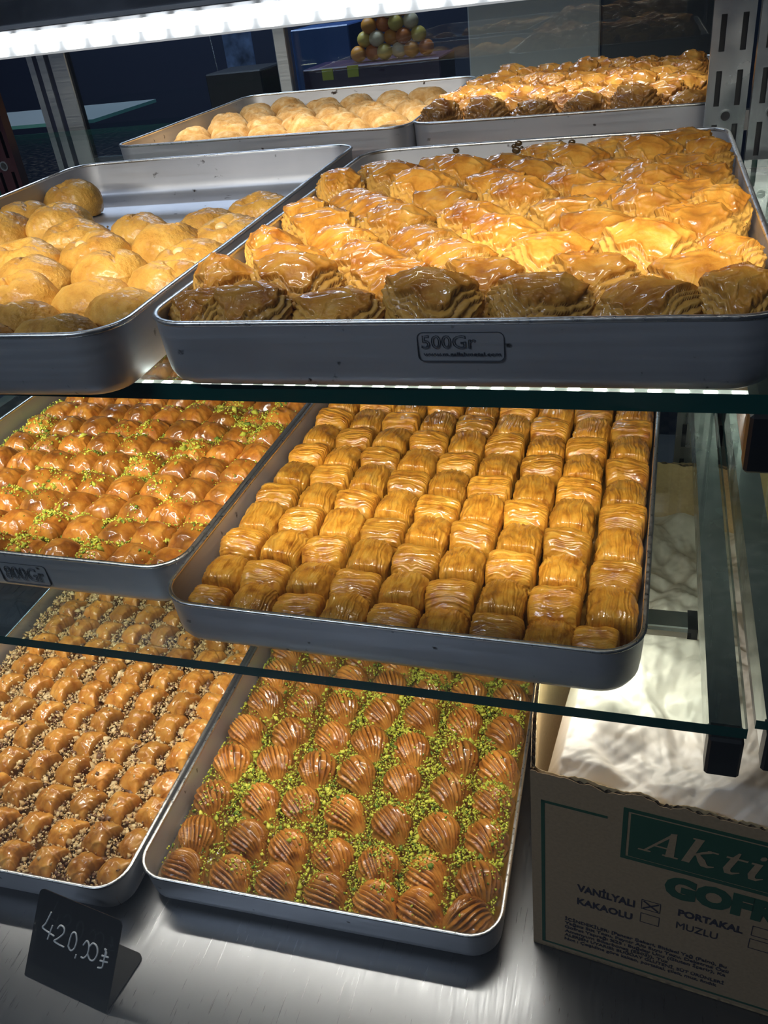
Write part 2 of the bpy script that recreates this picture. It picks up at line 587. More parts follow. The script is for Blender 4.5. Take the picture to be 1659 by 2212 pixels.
glass_shelf(-1.0, 0.3595, 0.0, 0.615, Z_SH1, 0.0125, 'upper glass shelf with dark green edge under the big top trays')
glass_shelf(-1.0, 0.3595, -0.02, 0.615, Z_SH2, 0.0100, 'middle glass shelf with dark green edge above the bottom trays')
glass_shelf(0.3635, 1.1, 0.0, 0.615, Z_SH1, 0.0125, 'upper glass shelf of the neighbouring bay at the right frame edge')
glass_shelf(0.3635, 1.1, -0.02, 0.615, Z_SH2 + 0.010, 0.0085, 'middle glass shelf of the neighbouring bay, right of the chrome arms')
glass_shelf(-1.3, 0.322, 0.69, 1.30, Z_SH1, 0.0105, 'rear glass shelf carrying the two back trays')
M['lightened'] = plain('lightened_glass', (0.30, 0.34, 0.34), 0.25)  # clear glass given a pale opaque colour so the shelf looks lit
M['lightened_edge'] = plain('lightened_glass_edge', (0.10, 0.30, 0.27), 0.2)
o = MB().box(-1.6, -0.985, 1.38, 1.68, 0.203, 0.2105, 0).build('lightened_shelf', [M['lightened'], M['lightened_edge']])
o.data.polygons.foreach_set('material_index', [0, 0, 1, 1, 1, 1])
tag(o, 'pale green frosted glass shelf behind the rear sliding door, lit look painted in', 'shelf')

# steel floor
o = MB().box(-1.1, 1.2, -0.36, 0.66, Z_FL - 0.03, Z_FL).build('case_floor', M['steel'])
tag(o, 'brushed stainless steel case floor under the bottom trays and box', 'case floor')
# front glass pane
o = MB().box(-1.1, 1.2, -0.345, -0.339, Z_FL - 0.03, 0.60).build('front_glass', M['pane'])
tag(o, 'large clear front glass pane of the display case', 'glass pane')


def bracket(xc, y0, y1, ztop, label, w=0.0225, h=0.037, cap=True):
    r = empty('shelf_bracket', (xc, y1, ztop))
    tag(r, label, 'bracket', )
    m = MB()
    L = y1 - y0
    V = []
    prof = [(-L, -h), (-L, 0), (0, 0), (0, -h - 0.035), (-0.12, -h)]
    m.add([(sx * w / 2, y, z) for sx in (-1, 1) for y, z in prof],
          [tuple(range(5)), tuple(range(9, 4, -1))] + [(k, 5 + k, 5 + (k + 1) % 5, (k + 1) % 5) for k in range(5)])
    m.build('arm', M['chrome'], r)
    if cap:
        MB().box(-w / 2 - 0.0008, w / 2 + 0.0008, -L - 0.006, -L + 0.012, -h - 0.002, 0.0002, bev=0.002).build('end_cap', M['black'], r)
    MB().box(-w / 2 - 0.001, w / 2 + 0.001, -0.012, 0.0, -h - 0.04, 0.004).build('hook_plate', M['dark_metal'], r)
    return r


bracket(0.3462, -0.018, 0.622, Z_SH2 - 0.0103, 'chrome shelf arm with black end cap above the white film')
bracket(0.3835, -0.018, 0.622, Z_SH2 + 0.0012, 'chrome shelf arm of the neighbouring bay at the right frame edge')
bracket(0.3462, 0.004, 0.622, Z_SH1 - 0.0128, 'chrome arm under the upper glass shelf at right')
bracket(0.3835, 0.004, 0.622, Z_SH1 - 0.0128, 'chrome arm under the neighbouring upper shelf, farthest right')
bracket(-0.66, -0.018, 0.622, Z_SH2 - 0.0103, 'chrome arm under the middle shelf at the far left')


# slotted uprights
def upright(xc, y, label, mat, w=0.0435, zt=0.75, zb=Z_FL, d=0.016):
    r = empty('slotted_upright', (xc, y, 0))
    tag(r, label, 'post')
    m = MB()
    hw = w / 2
    # channel with real slots: front face cut into strips
    xs = [-hw, -0.0135, -0.0075, 0.0085, 0.0145, hw]
    pitch, slot = 0.0555, 0.0362
    off = 0.2545 - math.ceil((0.2545 - zb) / pitch) * pitch
    for a, b in ((0, 1), (2, 3), (4, 5)):
        m.box(xs[a], xs[b], 0, 0.0025, zb, zt)
    z = off
    while z < zt:
        zz = z + slot
        for a in (1, 3):
            lo, hi = max(zb, zz), min(zt, z + pitch)
            if hi > lo:
                m.box(xs[a], xs[a + 1], 0, 0.0025, lo, hi)
        z += pitch
    m.box(-hw, -hw + 0.002, 0.0025, d, zb, zt)
    m.box(hw - 0.002, hw, 0.0025, d, zb, zt)
    m.build('channel', mat, r)
    for k, zz in enumerate((0.244, 0.133, 0.022, -0.089)):
        mm = MB()
        n = 20
        V, F = [], []
        for rr, yy in ((0.0068, 0.0), (0.0068, -0.0018), (0.0050, -0.0018), (0.0045, 0.0005)):
            V += [(0.0005 + rr * math.cos(2 * math.pi * q / n), yy, zz + rr * math.sin(2 * math.pi * q / n)) for q in range(n)]
        for j in range(3):
            F += [(j * n + q, j * n + (q + 1) % n, (j + 1) * n + (q + 1) % n, (j + 1) * n + q) for q in range(n)]
        mm.add(V, F, 0)
        mm.add([(0.0005 + 0.0047 * math.cos(2 * math.pi * q / n), -0.0004, zz + 0.0047 * math.sin(2 * math.pi * q / n)) for q in range(n)],
               [tuple(range(n - 1, -1, -1))], 1)
        mm.build('eyelet', [M['chrome'], M['black']], r, smooth=False)
    MB().box(-hw + 0.002, hw - 0.002, 0.009, 0.011, zb, zt).build('backing', M['black'], r)
    return r


upright(0.3450, 0.64, 'chrome slotted post at right behind the big top tray', M['chrome'])
upright(0.3935, 0.64, 'second chrome slotted post at the right frame edge', M['chrome'])
M['redpost'] = metal_mat('maroon_painted_steel', (0.035, 0.008, 0.012), 0.4, (20, 20, 20), 0.1, metallic=0.3)
upright(-0.655, 0.64, 'dark maroon slotted post at the left frame edge', M['redpost'])


# LED bars
def light_bar(xc, y, z, length, tilt, spread, power, label, lens_h=0.012, face='front', dots=False, housing=True, hh=0.016, top_dots=False):
    r = empty('light_bar', (xc, y, z))
    tag(r, label, 'light')
    hl = length / 2
    if housing:
        MB().box(-hl, hl, -0.010, 0.014, lens_h / 2, lens_h / 2 + hh, bev=0.0015).build('housing', M['dark_metal'], r)
        MB().box(-hl, hl, -0.0115, -0.0100, lens_h / 2 + 0.002, lens_h / 2 + 0.004).build('housing_lip', M['alu'], r)
    if dots:
        MB().box(-hl, hl, -0.008, 0.008, 0.0, lens_h / 2, bev=0.001).build('lens', M['led'], r)
        MB().box(-hl, hl, -0.0078, 0.0078, -lens_h / 2 - 0.0012, 0.0, bev=0.001).build('diffuser', M['led_soft'], r)
    else:
        MB().box(-hl, hl, -0.0045, 0.0045, -lens_h / 2, lens_h / 2, bev=0.001).build('lens', plain('led_tube', (0.75, 0.74, 0.70), 0.3, emis=0.75) if top_dots else M['led'], r)
    if top_dots:
        m = MB()
        x = -hl + 0.01
        while x < hl:
            m.box(x - 0.0040, x + 0.0040, -0.0020, 0.0020, lens_h / 2 - 0.0004, lens_h / 2 + 0.0004, bev=0.0003)
            x += 0.0165
        m.build('led_chips', M['led_dot'], r)['kind'] = 'stuff'
    if dots:
        m = MB()
        x = -hl + 0.01
        while x < hl:
            m.box(x - 0.0052, x + 0.0052, -0.0090, -0.0078, -0.0044, 0.0010, bev=0.0011)
            x += 0.0165
        d = m.build('led_chips', M['led_dot'], r)
        d['kind'] = 'stuff'
    area('bar_light', r, (0, 0.0, -lens_h / 2 - 0.0045), (tilt, 0, 0), length, 0.006, power, LED_COLOR, spread)
    return r


light_bar(-0.05, -0.015, 0.4136, 1.6, math.radians(50), 72, LED_TOP_W, 'bright top light bar with dark grey housing above the top trays', 0.0105, dots=True)
light_bar(-0.33, 0.0295, Z_SH1 - 0.0170, 1.34, math.radians(46), 108, LED_MID_W, 'thin glowing light bar under the upper glass shelf edge', 0.008, housing=False, top_dots=True)


def low_bar():
    r = empty('light_bar', (-0.33, 0.106, Z_SH2 - 0.0102))
    tag(r, 'grey aluminium light bar under the middle shelf above the white film', 'light')
    MB().box(-0.67, 0.655, -0.011, 0.011, -0.006, -0.0005, bev=0.001).build('housing', M['alu'], r)
    MB().box(-0.67, 0.655, -0.0125, -0.0111, -0.010, -0.004).build('housing_lip', M['alu'], r)
    MB().box(0.652, 0.660, -0.0125, 0.0125, -0.011, 0.0).build('end_clip', M['black'], r)
    MB().box(-0.66, 0.65, -0.008, 0.008, -0.010, -0.006).build('lens', M['led'], r)
    area('bar_light', r, (-0.01, 0, -0.012), (math.radians(6), 0, 0), 1.3, 0.010, LED_LOW_W, LED_COLOR, 146)
    return r


low_bar()
light_bar(-0.45, 0.720, 0.430, 1.5, math.radians(44), 84, LED_REAR_W, 'rear light bar above the two back trays', 0.008, housing=True)

# ------------------------------------------------------------------ trays
TRAYS = {
    'T6': (-0.1137, -0.0048, 0.0, -0.0171, 0.400, 0.600), 'T8': (-0.2253, -0.0451, -0.363, 0.0226, 0.4002, 0.600),
    'T7': (-0.6297, -0.0790, -0.363, 0.0246, 0.400, 0.600), 'T5': (-0.4862 - 0.030, 0.0439, 0.0, -0.0164, 0.400, 0.560),
    'T1': (-0.0492, -0.0143, 0.250, 0.0151, 0.4009, 0.5562), 'T2': (-0.4575, -0.0502, 0.250, 0.0417, 0.400, 0.6296),
    'T3': (-0.5076, 0.6717 + 0.03, 0.250, -0.009, 0.4608, 0.500), 'T4': (-0.0500, 0.7111, 0.250, -0.020, 0.400, 0.500)}
TH = 0.0495


def rloop(w, l, ins, r, n=8):
    r = max(r - ins, 0.002)
    P = []
    for cx, cy, a0 in ((w - ins - r, ins + r, -90), (w - ins - r, l - ins - r, 0), (ins + r, l - ins - r, 90), (ins + r, ins + r, 180)):
        for k in range(n + 1):
            a = math.radians(a0 + 90 * k / n)
            P.append((cx + r * math.cos(a), cy + r * math.sin(a)))
    # densify the straight sides a little so that they can wobble
    Q = []
    for i in range(len(P)):
        a, b = P[i], P[(i + 1) % len(P)]
        Q.append(a)
        d = math.hypot(b[0] - a[0], b[1] - a[1])
        if d > 0.1:
            for q in range(1, 10):
                Q.append((a[0] + (b[0] - a[0]) * q / 10, a[1] + (b[1] - a[1]) * q / 10))
    return Q


def make_tray(key, label, group=None, rc=0.034):
    x, y, z, a, w, l = TRAYS[key]
    r = empty('baking_tray', (x, y, z - TH), a)
    tag(r, label, 'tray', group)
    h = TH
    prof = [(0.018, 0.0), (0.011, 0.0012), (0.006, 0.0045), (0.0030, 0.010), (0.0020, 0.018), (0.0004, h - 0.0015)]
    inner = [(0.0024, h - 0.0015), (0.0040, 0.019), (0.0052, 0.0105), (0.0080, 0.0055), (0.013, 0.0028), (0.020, 0.0018)]
    V, F = [], []
    for ins, zz in prof + inner:
        V += [(px, py, zz) for px, py in rloop(w, l, ins, rc)]
    n = len(V) // 12
    for j in range(11):
        if j == 5:
            continue
        F += [(j * n + k, j * n + (k + 1) % n, (j + 1) * n + (k + 1) % n, (j + 1) * n + k) for k in range(n)]
    F.append(tuple(range(n - 1, -1, -1)))
    F.append(tuple(11 * n + k for k in range(n)))
    obj('pan', to_mesh('pan', V, F, [M['tray']]), r)
    # the rolled bright edge
    V, F = [], []
    L0 = rloop(w, l, 0.0, rc)
    wob = np.array([0.0006 * vn(px * 9, py * 9, 3.1, hash(key) % 50) for px, py in L0])
    for ins, zz in ((0.0002, h - 0.003), (-0.0009, h - 0.001), (0.0002, h + 0.0002), (0.0026, h + 0.0002), (0.0036, h - 0.001), (0.0030, h - 0.003)):
        V += [(px, py, zz + wq) for (px, py), wq in zip(rloop(w, l, ins, rc), wob)]
    for j in range(5):
        F += [(j * n + k, j * n + (k + 1) % n, (j + 1) * n + (k + 1) % n, (j + 1) * n + k) for k in range(n)]
    obj('rim', to_mesh('rim', V, F, [M['rim']]), r)
    return r


TR = {}
TR['T1'] = make_tray('T1', 'large aluminium tray of puffed golden baklava, top shelf right, stamped 500Gr')
TR['T2'] = make_tray('T2', 'half empty aluminium tray of round cookies, top shelf left')
TR['T3'] = make_tray('T3', 'rear left aluminium tray of sugar dusted cookies behind the glass shelf')
TR['T4'] = make_tray('T4', 'rear right aluminium tray of dark glazed baklava beside the slotted post')
TR['T5'] = make_tray('T5', 'middle shelf left aluminium tray of pistachio squares, stamped 800Gr')
TR['T6'] = make_tray('T6', 'middle shelf right aluminium tray packed with glossy phyllo rolls')
TR['T7'] = make_tray('T7', 'bottom left aluminium tray of walnut baklava behind the price card')
TR['T8'] = make_tray('T8', 'bottom right aluminium tray of mussel shaped pastries with green pistachio')


def text_mesh(s, size, bold=0.0, shear=0.0, depth=0.0002, spacing=1.0, line=0.0):
    c = bpy.data.curves.new('t', 'FONT')
    c.body = s
    c.size = size
    c.offset = bold
    c.shear = shear
    c.extrude = depth
    c.space_character = spacing
    c.resolution_u = 3
    if line:
        c.fill_mode = 'NONE'
        c.extrude = 0
        c.bevel_depth = line
        c.bevel_resolution = 1
    o = bpy.data.objects.new('t', c)
    COL.objects.link(o)
    dg = bpy.context.evaluated_depsgraph_get()
    dg.update()
    m = bpy.data.meshes.new_from_object(o.evaluated_get(dg))
    bpy.data.objects.remove(o)
    return m


def text_fit(name, s, parent, mat, x0, x1, zbase, zcap, y, bold=0.0, shear=0.0, skew=0.0, depth=0.0002, line=0.0):
    """flat print on a vertical sheet: from x0 to x1, baseline to cap height"""
    m = text_mesh(s, 0.02, bold, shear, depth, 1.0, line)
    V = np.array([v.co[:] for v in m.vertices])
    cap = text_mesh('H', 0.02, bold, 0, depth)
    ch = max(v.co.y for v in cap.vertices)
    bx0, bx1 = V[:, 0].min(), V[:, 0].max()
    for v, q in zip(m.vertices, V):
        xx = x0 + (q[0] - bx0) / (bx1 - bx0) * (x1 - x0)
        v.co = (xx, y - q[2], zbase + q[1] / ch * (zcap - zbase) + skew * (xx - x0))
    m.materials.clear()
    m.materials.append(mat)
    return obj(name, m, parent)


def round_frame(mb, x0, x1, z0, z1, t, y0, y1, r=0.004, n=5, i=0):
    def lp(ins):
        rr = max(r - ins, 0.0005)
        P = []
        for cx, cz, a0 in ((x1 - ins - rr, z0 + ins + rr, -90), (x1 - ins - rr, z1 - ins - rr, 0), (x0 + ins + rr, z1 - ins - rr, 90), (x0 + ins + rr, z0 + ins + rr, 180)):
            for k in range(n + 1):
                a = math.radians(a0 + 90 * k / n)
                P.append((cx + rr * math.cos(a), cz + rr * math.sin(a)))
        return P
    A, B = lp(0), lp(t)
    k = len(A)
    V = [(x, y0, z) for x, z in A] + [(x, y0, z) for x, z in B] + [(x, y1, z) for x, z in A] + [(x, y1, z) for x, z in B]
    F = []
    for q in range(k):
        p = (q + 1) % k
        F += [(q, p, k + p, k + q), (2 * k + q, q + 0, p, 2 * k + p)][0:1]
        F += [(q, 2 * k + q, 2 * k + p, p), (k + q, k + p, 3 * k + p, 3 * k + q)]
    mb.add(V, F, i)


# stamps pressed into the tray fronts (tray-local coordinates)
s1 = empty('stamp')
s1.parent = TR['T1']
m = MB()
round_frame(m, 0.190, 0.243, 0.0225, 0.0415, 0.0004, 0.0004, 0.0015)
m.build('stamp_outline', M['stamp'], s1)
text_fit('stamp_text', '500Gr', s1, M['stamp'], 0.1925, 0.2260, 0.0312, 0.0392, 0.0008, line=0.00038)
text_fit('stamp_text', 'www.m.sallahmetal.com', s1, M['stamp'], 0.1935, 0.2405, 0.0262, 0.0284, 0.0010, depth=0.0004)
s5 = empty('stamp')
s5.parent = TR['T5']
m = MB()
x5 = 0.1985
round_frame(m, x5, x5 + 0.0560, 0.0115, 0.0365, 0.0005, 0.0004, 0.0022)
m.build('stamp_outline', M['stamp'], s5)
text_fit('stamp_text', '800Gr', s5, M['stamp'], x5 + 0.005, x5 + 0.051, 0.0165, 0.0315, 0.0010, line=0.00038)

# ------------------------------------------------------------------ pastry shapes
def grid_shape(nu, nv, base, disp, seed):
    """a dough block from a square parameter grid; outer band runs down the sides"""
    tu = np.linspace(-1, 1, nu)
    tv = np.linspace(-1, 1, nv)
    U, W = np.meshgrid(tu, tv, indexing='ij')
    ts = 0.72
    ue, ve = np.clip(U, -ts, ts) / ts, np.clip(W, -ts, ts) / ts
    s = np.clip((np.maximum(np.abs(U), np.abs(W)) - ts) / (1 - ts), 0, 1)
    X, Y, Z = base(ue, ve, s)
    tap = 1 - 0.17 * s ** 3
    P = np.stack([X * tap, Y * tap, Z], -1)
    du = np.gradient(P, axis=0)
    dv = np.gradient(P, axis=1)
    Nn = np.cross(du, dv)
    Nn /= np.linalg.norm(Nn, axis=-1, keepdims=True) + 1e-12
    D, B = disp(ue, ve, s, P)
    P = P + Nn * D[..., None]
    P[..., 2] = np.maximum(P[..., 2], 0.0)
    V = P.reshape(-1, 3)
    BAKE_SHADE[0] = np.clip(B, 0, 1).reshape(-1)
    F = [(i * nv + j, (i + 1) * nv + j, (i + 1) * nv + j + 1, i * nv + j + 1) for i in range(nu - 1) for j in range(nv - 1)]
    return V, F


def polar_shape(nr, nt, rad, base, disp):
    rho = np.linspace(0, 1, nr + 1)[1:]
    th = np.linspace(0, 2 * math.pi, nt, endpoint=False)
    Rr, T = np.meshgrid(rho, th, indexing='ij')
    X, Y, Z, s = base(Rr, T, rad(T))
    tap = 1 - 0.22 * s ** 3
    P = np.stack([X * tap, Y * tap, Z], -1)
    dr = np.gradient(P, axis=0)
    dt = np.roll(P, -1, 1) - np.roll(P, 1, 1)
    Nn = np.cross(dr, dt)
    Nn /= np.linalg.norm(Nn, axis=-1, keepdims=True) + 1e-12
    D, B = disp(Rr, T, s, P)
    P = P + Nn * D[..., None]
    P[..., 2] = np.maximum(P[..., 2], 0.0)
    c = P[0].mean(0)
    c[2] = P[0, :, 2].max()
    V = np.vstack([P.reshape(-1, 3), c])
    BAKE_SHADE[0] = np.append(np.clip(B, 0, 1).reshape(-1), np.clip(B, 0, 1)[0].mean())
    n = nt
    F = [(j * n + k, (j + 1) * n + k, (j + 1) * n + (k + 1) % n, j * n + (k + 1) % n) for j in range(nr - 1) for k in range(n)]
    F += [(len(V) - 1, k, (k + 1) % n) for k in range(n)]
    return V, F


def roll_mesh(seed):
    a, b, h = 0.0203, 0.0200, 0.0445
    r = np.random.default_rng(seed)
    lop = r.uniform(-0.06, 0.06)

    def base(u, v, s):
        k = 1 - 0.10 * v * v * np.abs(u) ** 2
        X = a * u * k
        Y = b * v * (1 - 0.10 * u * u * np.abs(v))
        bul = 1 + 0.05 * np.sin(math.pi * s)
        top = h * (1 - 0.22 * np.abs(v) ** 3.2) * (1 - 0.09 * np.abs(u) ** 4) * (1 + lop * u)
        return X * bul, Y * bul, top * (1 - s) ** 0.9

    def disp(u, v, s, P):
        q = P[..., 1] - np.sign(v) * (np.abs(v) > .99) * s * 0.035
        e = P[..., 0]
        warp = 0.0030 * vn(e * 60, q * 90, 0, seed) + 0.0010 * vn(e * 190, q * 120, 5, seed)
        d = 0.0013 * (1 - np.abs(vn(e * 18, (q + warp) * 400, 1.3, seed + 1))) ** 3
        d += 0.0008 * (1 - np.abs(vn(e * 26, (q + warp) * 760, 2.1, seed + 2))) ** 3
        d += 0.0013 * fbm(e * 80, q * 80, 0.3, seed + 3, 2) - 0.0008
        cut = np.maximum(0, ridge(1.6 * vn(e * 16, (q + 1.5 * warp) * 120, 8, seed + 5)) - 0.6)
        d -= 0.0016 * cut
        thr = 1 - np.abs(vn(e * 18, (q + warp) * 400, 1.3, seed + 1))
        B = 0.9 * cut + 0.55 * np.clip(0.62 - thr, 0, 1) + 0.30 * np.clip(vn(e * 45, q * 160, 7, seed + 8) - 0.25, 0, 1) + 0.25 * s  # valleys between threads painted darker, shade along with browning
        return d, B

    V, F = grid_shape(44, 120, base, disp, seed)
    return to_mesh('phyllo_roll', V, F, [M['roll']])


def square_mesh(seed):
    a, b, h = 0.0192, 0.0196, 0.0415
    r = np.random.default_rng(seed)
    cx, cy = r.uniform(-.2, .2, 2)
    sk = r.uniform(0.0, 0.0035)

    def base(u, v, s):
        k = 1 - 0.08 * v * v * u * u
        X = a * u * k + sk * v
        Y = b * v * k
        top = h * (0.56 + 0.44 * (1 - np.abs((u - cx * 0.4) / 1.1) ** 3.0).clip(0, 1) ** .9 * (1 - np.abs((v - cy * .4) / 1.1) ** 3.0).clip(0, 1) ** .9)
        return X, Y, top * (1 - s) ** 0.8

    def disp(u, v, s, P):
        x, y = P[..., 0], P[..., 1]
        w = 0.003 * vn(x * 110, y * 110, 0, seed)
        d = 0.0014 * fbm((x + w) * 80, (y - w) * 80, 0.7, seed + 1, 2)
        rr = (1 - np.abs(vn((x + 2 * w) * 95, (y + w) * 60, 4, seed + 4))) ** 4
        r2 = (1 - np.abs(vn((x - w) * 150, (y + 2 * w) * 190, 6, seed + 6))) ** 4
        d += 0.0013 * rr + 0.0006 * r2 - 0.0006
        lay = vn(x * 60, y * 60, P[..., 2] * 700, seed + 5)
        d += 0.0009 * s * lay
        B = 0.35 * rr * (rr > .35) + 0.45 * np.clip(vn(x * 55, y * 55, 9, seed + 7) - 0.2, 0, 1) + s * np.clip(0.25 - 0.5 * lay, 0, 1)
        return d, B

    V, F = grid_shape(52, 52, base, disp, seed)
    return to_mesh('pistachio_square', V, F, [M['square']])


def walnut_mesh(seed):
    a, b, h = 0.0208, 0.0196, 0.0430
    r = np.random.default_rng(seed)
    tilt = r.uniform(-.02, .14)
    cv = r.uniform(.12, .34)

    def base(u, v, s):
        # left side full, right edge cut back in the middle where the nuts show; corners drawn out
        right = 1.04 - cv * (1 - np.abs(v) ** 1.7)
        left = 1.0 - 0.06 * v * v
        X = a * np.where(u > 0, u * right, u * left) + 0.0035 * v
        Y = b * v * (1 + 0.05 * u * (u > 0)) - 0.0025 * u
        pr = np.interp(u, [-1, -.75, -.35, .15, .6, .9, 1], [.52, .72, .92, 1.0, .98, .92, .80])
        top = h * pr * (1 - np.where(v < 0, 0.38, 0.24) * np.abs(v) ** 3.0 * (1 - .35 * (u > 0) * u)) * (1 + tilt * v)
        return X, Y, top * (1 - s) ** 0.85

    def disp(u, v, s, P):
        x, y = P[..., 0], P[..., 1]
        w = 0.003 * vn(x * 100, y * 100, 0, seed + 9)
        th = np.arctan2(y + w, 0.026 - x)
        d = 0.0016 * (1 - np.abs(vn(th * 3.6, np.hypot(x, y) * 30, 0.2, seed))) ** 4
        d += 0.0013 * fbm(x * 75, y * 75, 0.7, seed + 1, 2)
        d += 0.0012 * (1 - np.abs(vn((x + w) * 110, (y + 2 * w) * 55, 4, seed + 4))) ** 4 - 0.0008
        B = 0.3 * np.clip(vn(x * 50, y * 50, 9, seed + 7) - 0.25, 0, 1) + 0.5 * np.clip(u - 0.86, 0, 1) / 0.14 * 0.5 + 0.35 * s * (u > .9)
        return d, B

    V, F = grid_shape(48, 48, base, disp, seed)
    return to_mesh('walnut_pocket', V, F, [M['walnut']])


def mussel_mesh(seed):
    """domed shell pinched to a tip at +x; grooves fan out from the tip and curl over the dome"""
    r = np.random.default_rng(seed)
    R0, h = 0.0258 * r.uniform(.97, 1.03), 0.0425 * r.uniform(.94, 1.05)
    curl = r.uniform(0.15, 0.5)
    ng = r.uniform(9.0, 11.5)

    def rad(T):
        t = np.abs((T + math.pi) % (2 * math.pi) - math.pi)
        return R0 * (1 + 0.46 * np.exp(-(t / 0.33) ** 2) - 0.09 * np.exp(-((t - 0.85) / 0.38) ** 2))

    def base(rho, T, rd):
        ts = 0.80
        e = np.minimum(rho / ts, 1)
        s = np.clip((rho - ts) / (1 - ts), 0, 1)
        x, y = e * rd * np.cos(T), e * rd * np.sin(T)
        tipz = np.clip((x / R0 - 0.75) / 0.5, 0, 1)
        Z = h * (0.34 + 0.66 * np.clip(1 - e ** 2.1, 0, 1) ** 0.62) * (1 - 0.40 * tipz) * (1 - s ** 1.3)
        bul = 1 + 0.05 * np.sin(math.pi * s)
        return x * bul, y * bul, Z, s

    def disp(rho, T, s, P):
        x, y, z = P[..., 0], P[..., 1], P[..., 2]
        # longitude about the axis that runs from the tip (low) up over the dome
        tx = 1.22 * R0 - x
        ph = np.arctan2(y, z * 0.85 - 0.010) + curl * (tx / R0 - 1) * 0.9
        w = 0.30 * vn(tx * 55, ph * 1.5, 0, seed) + 0.42 * vn(3.0, ph * 2.2, 0, seed + 12)
        q = (ph * ng / 2.6 + w)
        f = q - np.floor(q)
        g = np.where(f < 0.80, (f / 0.80) ** 0.8, (1 - f) / 0.20)     # leaf over leaf
        act = np.clip(1.5 - np.abs(ph + 0.25) / 1.25, 0, 1) ** 0.5
        fade = np.clip((tx - 0.003) / 0.010, 0.2, 1) * np.clip((2.25 - tx / R0) / 0.3, 0.3, 1)
        d = (0.0046 * g - 0.0030) * act * fade
        d += (0.0012 * np.sin(ph * 9 + 3 * w)) * (1 - act) * fade
        d += 0.0007 * fbm(x * 90, y * 90, z * 90, seed + 1, 2)
        B = act * fade * np.clip(1.05 - 1.9 * g, 0, 1) * 0.95 + 0.16 * act * np.clip(vn(x * 120, y * 120, ph * 3, seed + 6), 0, 1)  # dark gaps between leaves: shade and browning in one mask
        return d, B

    V, F = polar_shape(40, 132, rad, base, disp)
    return to_mesh('mussel_pastry', V, F, [M['mussel']])


def puff_mesh(seed, mat, hh=0.0605, a=0.0358, b=0.0450):
    r = np.random.default_rng(seed)
    p = 1.38
    cx, cy = r.uniform(-0.14, 0.14), r.uniform(0.06, 0.26)
    h = hh * r.uniform(0.95, 1.06)
    ax = r.uniform(-0.5, 0.5)

    def rad(T):
        return 1.0 / ((np.abs(np.cos(T)) / a) ** p + (np.abs(np.sin(T)) / b) ** p) ** (1 / p)

    def base(rho, T, rd):
        ts = 0.70
        e = np.minimum(rho / ts, 1)
        s = np.clip((rho - ts) / (1 - ts), 0, 1)
        k = e
        x, y = k * rd * np.cos(T), k * rd * np.sin(T)
        # a broad crown across the piece, dropping in a flaky step to the cut edges
        cr = np.sqrt(((y * math.cos(ax) + x * math.sin(ax)) / b) ** 2 + 0.02) - 0.14
        Z = h * (1.04 - 0.42 * cr ** 1.15 - 0.10 * e ** 1.6 - 0.14 * e ** 4) + h * (cx * x / a + cy * y / b) * 0.55
        Z = Z * (1 - s ** 1.2)
        return x, y, Z, s

    def disp(rho, T, s, P):
        x, y, z = P[..., 0], P[..., 1], P[..., 2]
        e = np.minimum(rho / 0.70, 1) + s * 0.75
        w = 0.0045 * fbm(x * 70, y * 70, z * 50, seed, 2)
        ct, st = np.cos(T), np.sin(T)
        # the crust is one draped sheet; its lip hangs low in front, then the leaves step out below it
        lip = 0.78 + 0.20 * st + 0.10 * vn(ct * 2.2 + 5, st * 2.2, 0, seed + 21) + 0.05 * vn(ct * 7, st * 7, 3, seed + 22)
        q = (e - lip) / 0.125 + 0.5 * vn(ct * 4, st * 4, e * 3, seed + 23)
        under = np.clip(q / 0.10, 0, 1)
        f = np.clip(q, 0, 99) - np.floor(np.clip(q, 0, 99))
        leafd = -0.0012 - 0.0034 * (1 - f) ** 1.4 + 0.0009 * vn(x * 130, y * 130, z * 300, seed + 24)
        c1 = (1 - np.abs(vn((x + w) * 26, (y - w + 0.15 * x) * 95, 3, seed + 4))) ** 4
        c2 = (1 - np.abs(vn((x - 1.5 * w) * 70, (y + w - 0.2 * x) * 160, 6, seed + 6))) ** 4
        c3 = (1 - np.abs(vn((x + w) * 14, (y + w) * 44, 9, seed + 8))) ** 5
        edge = np.clip(1 - np.abs(e - lip + 0.03) / 0.06, 0, 1)
        crust = 0.0024 * c1 + 0.0012 * c2 + 0.0026 * c3 - 0.0018 + 0.0012 * edge
        d = crust * (1 - under) + leafd * under
        d += 0.0026 * fbm(x * 36, y * 36, 0.5, seed + 5, 2) * (1 - s)
        B = under * np.clip(1 - 2.6 * f, 0, 1) * 0.8  # shade painted into the recess under each leaf
        B += (1 - under) * (0.22 * c1 + 0.30 * np.clip(vn(x * 60, y * 80, 9, seed + 11) - 0.2, 0, 1))
        LEAF[0] = under * 0.85
        return d, B

    V, F = polar_shape(64, 150, rad, base, disp)
    return to_mesh('puffed_baklava', V, F, [mat])


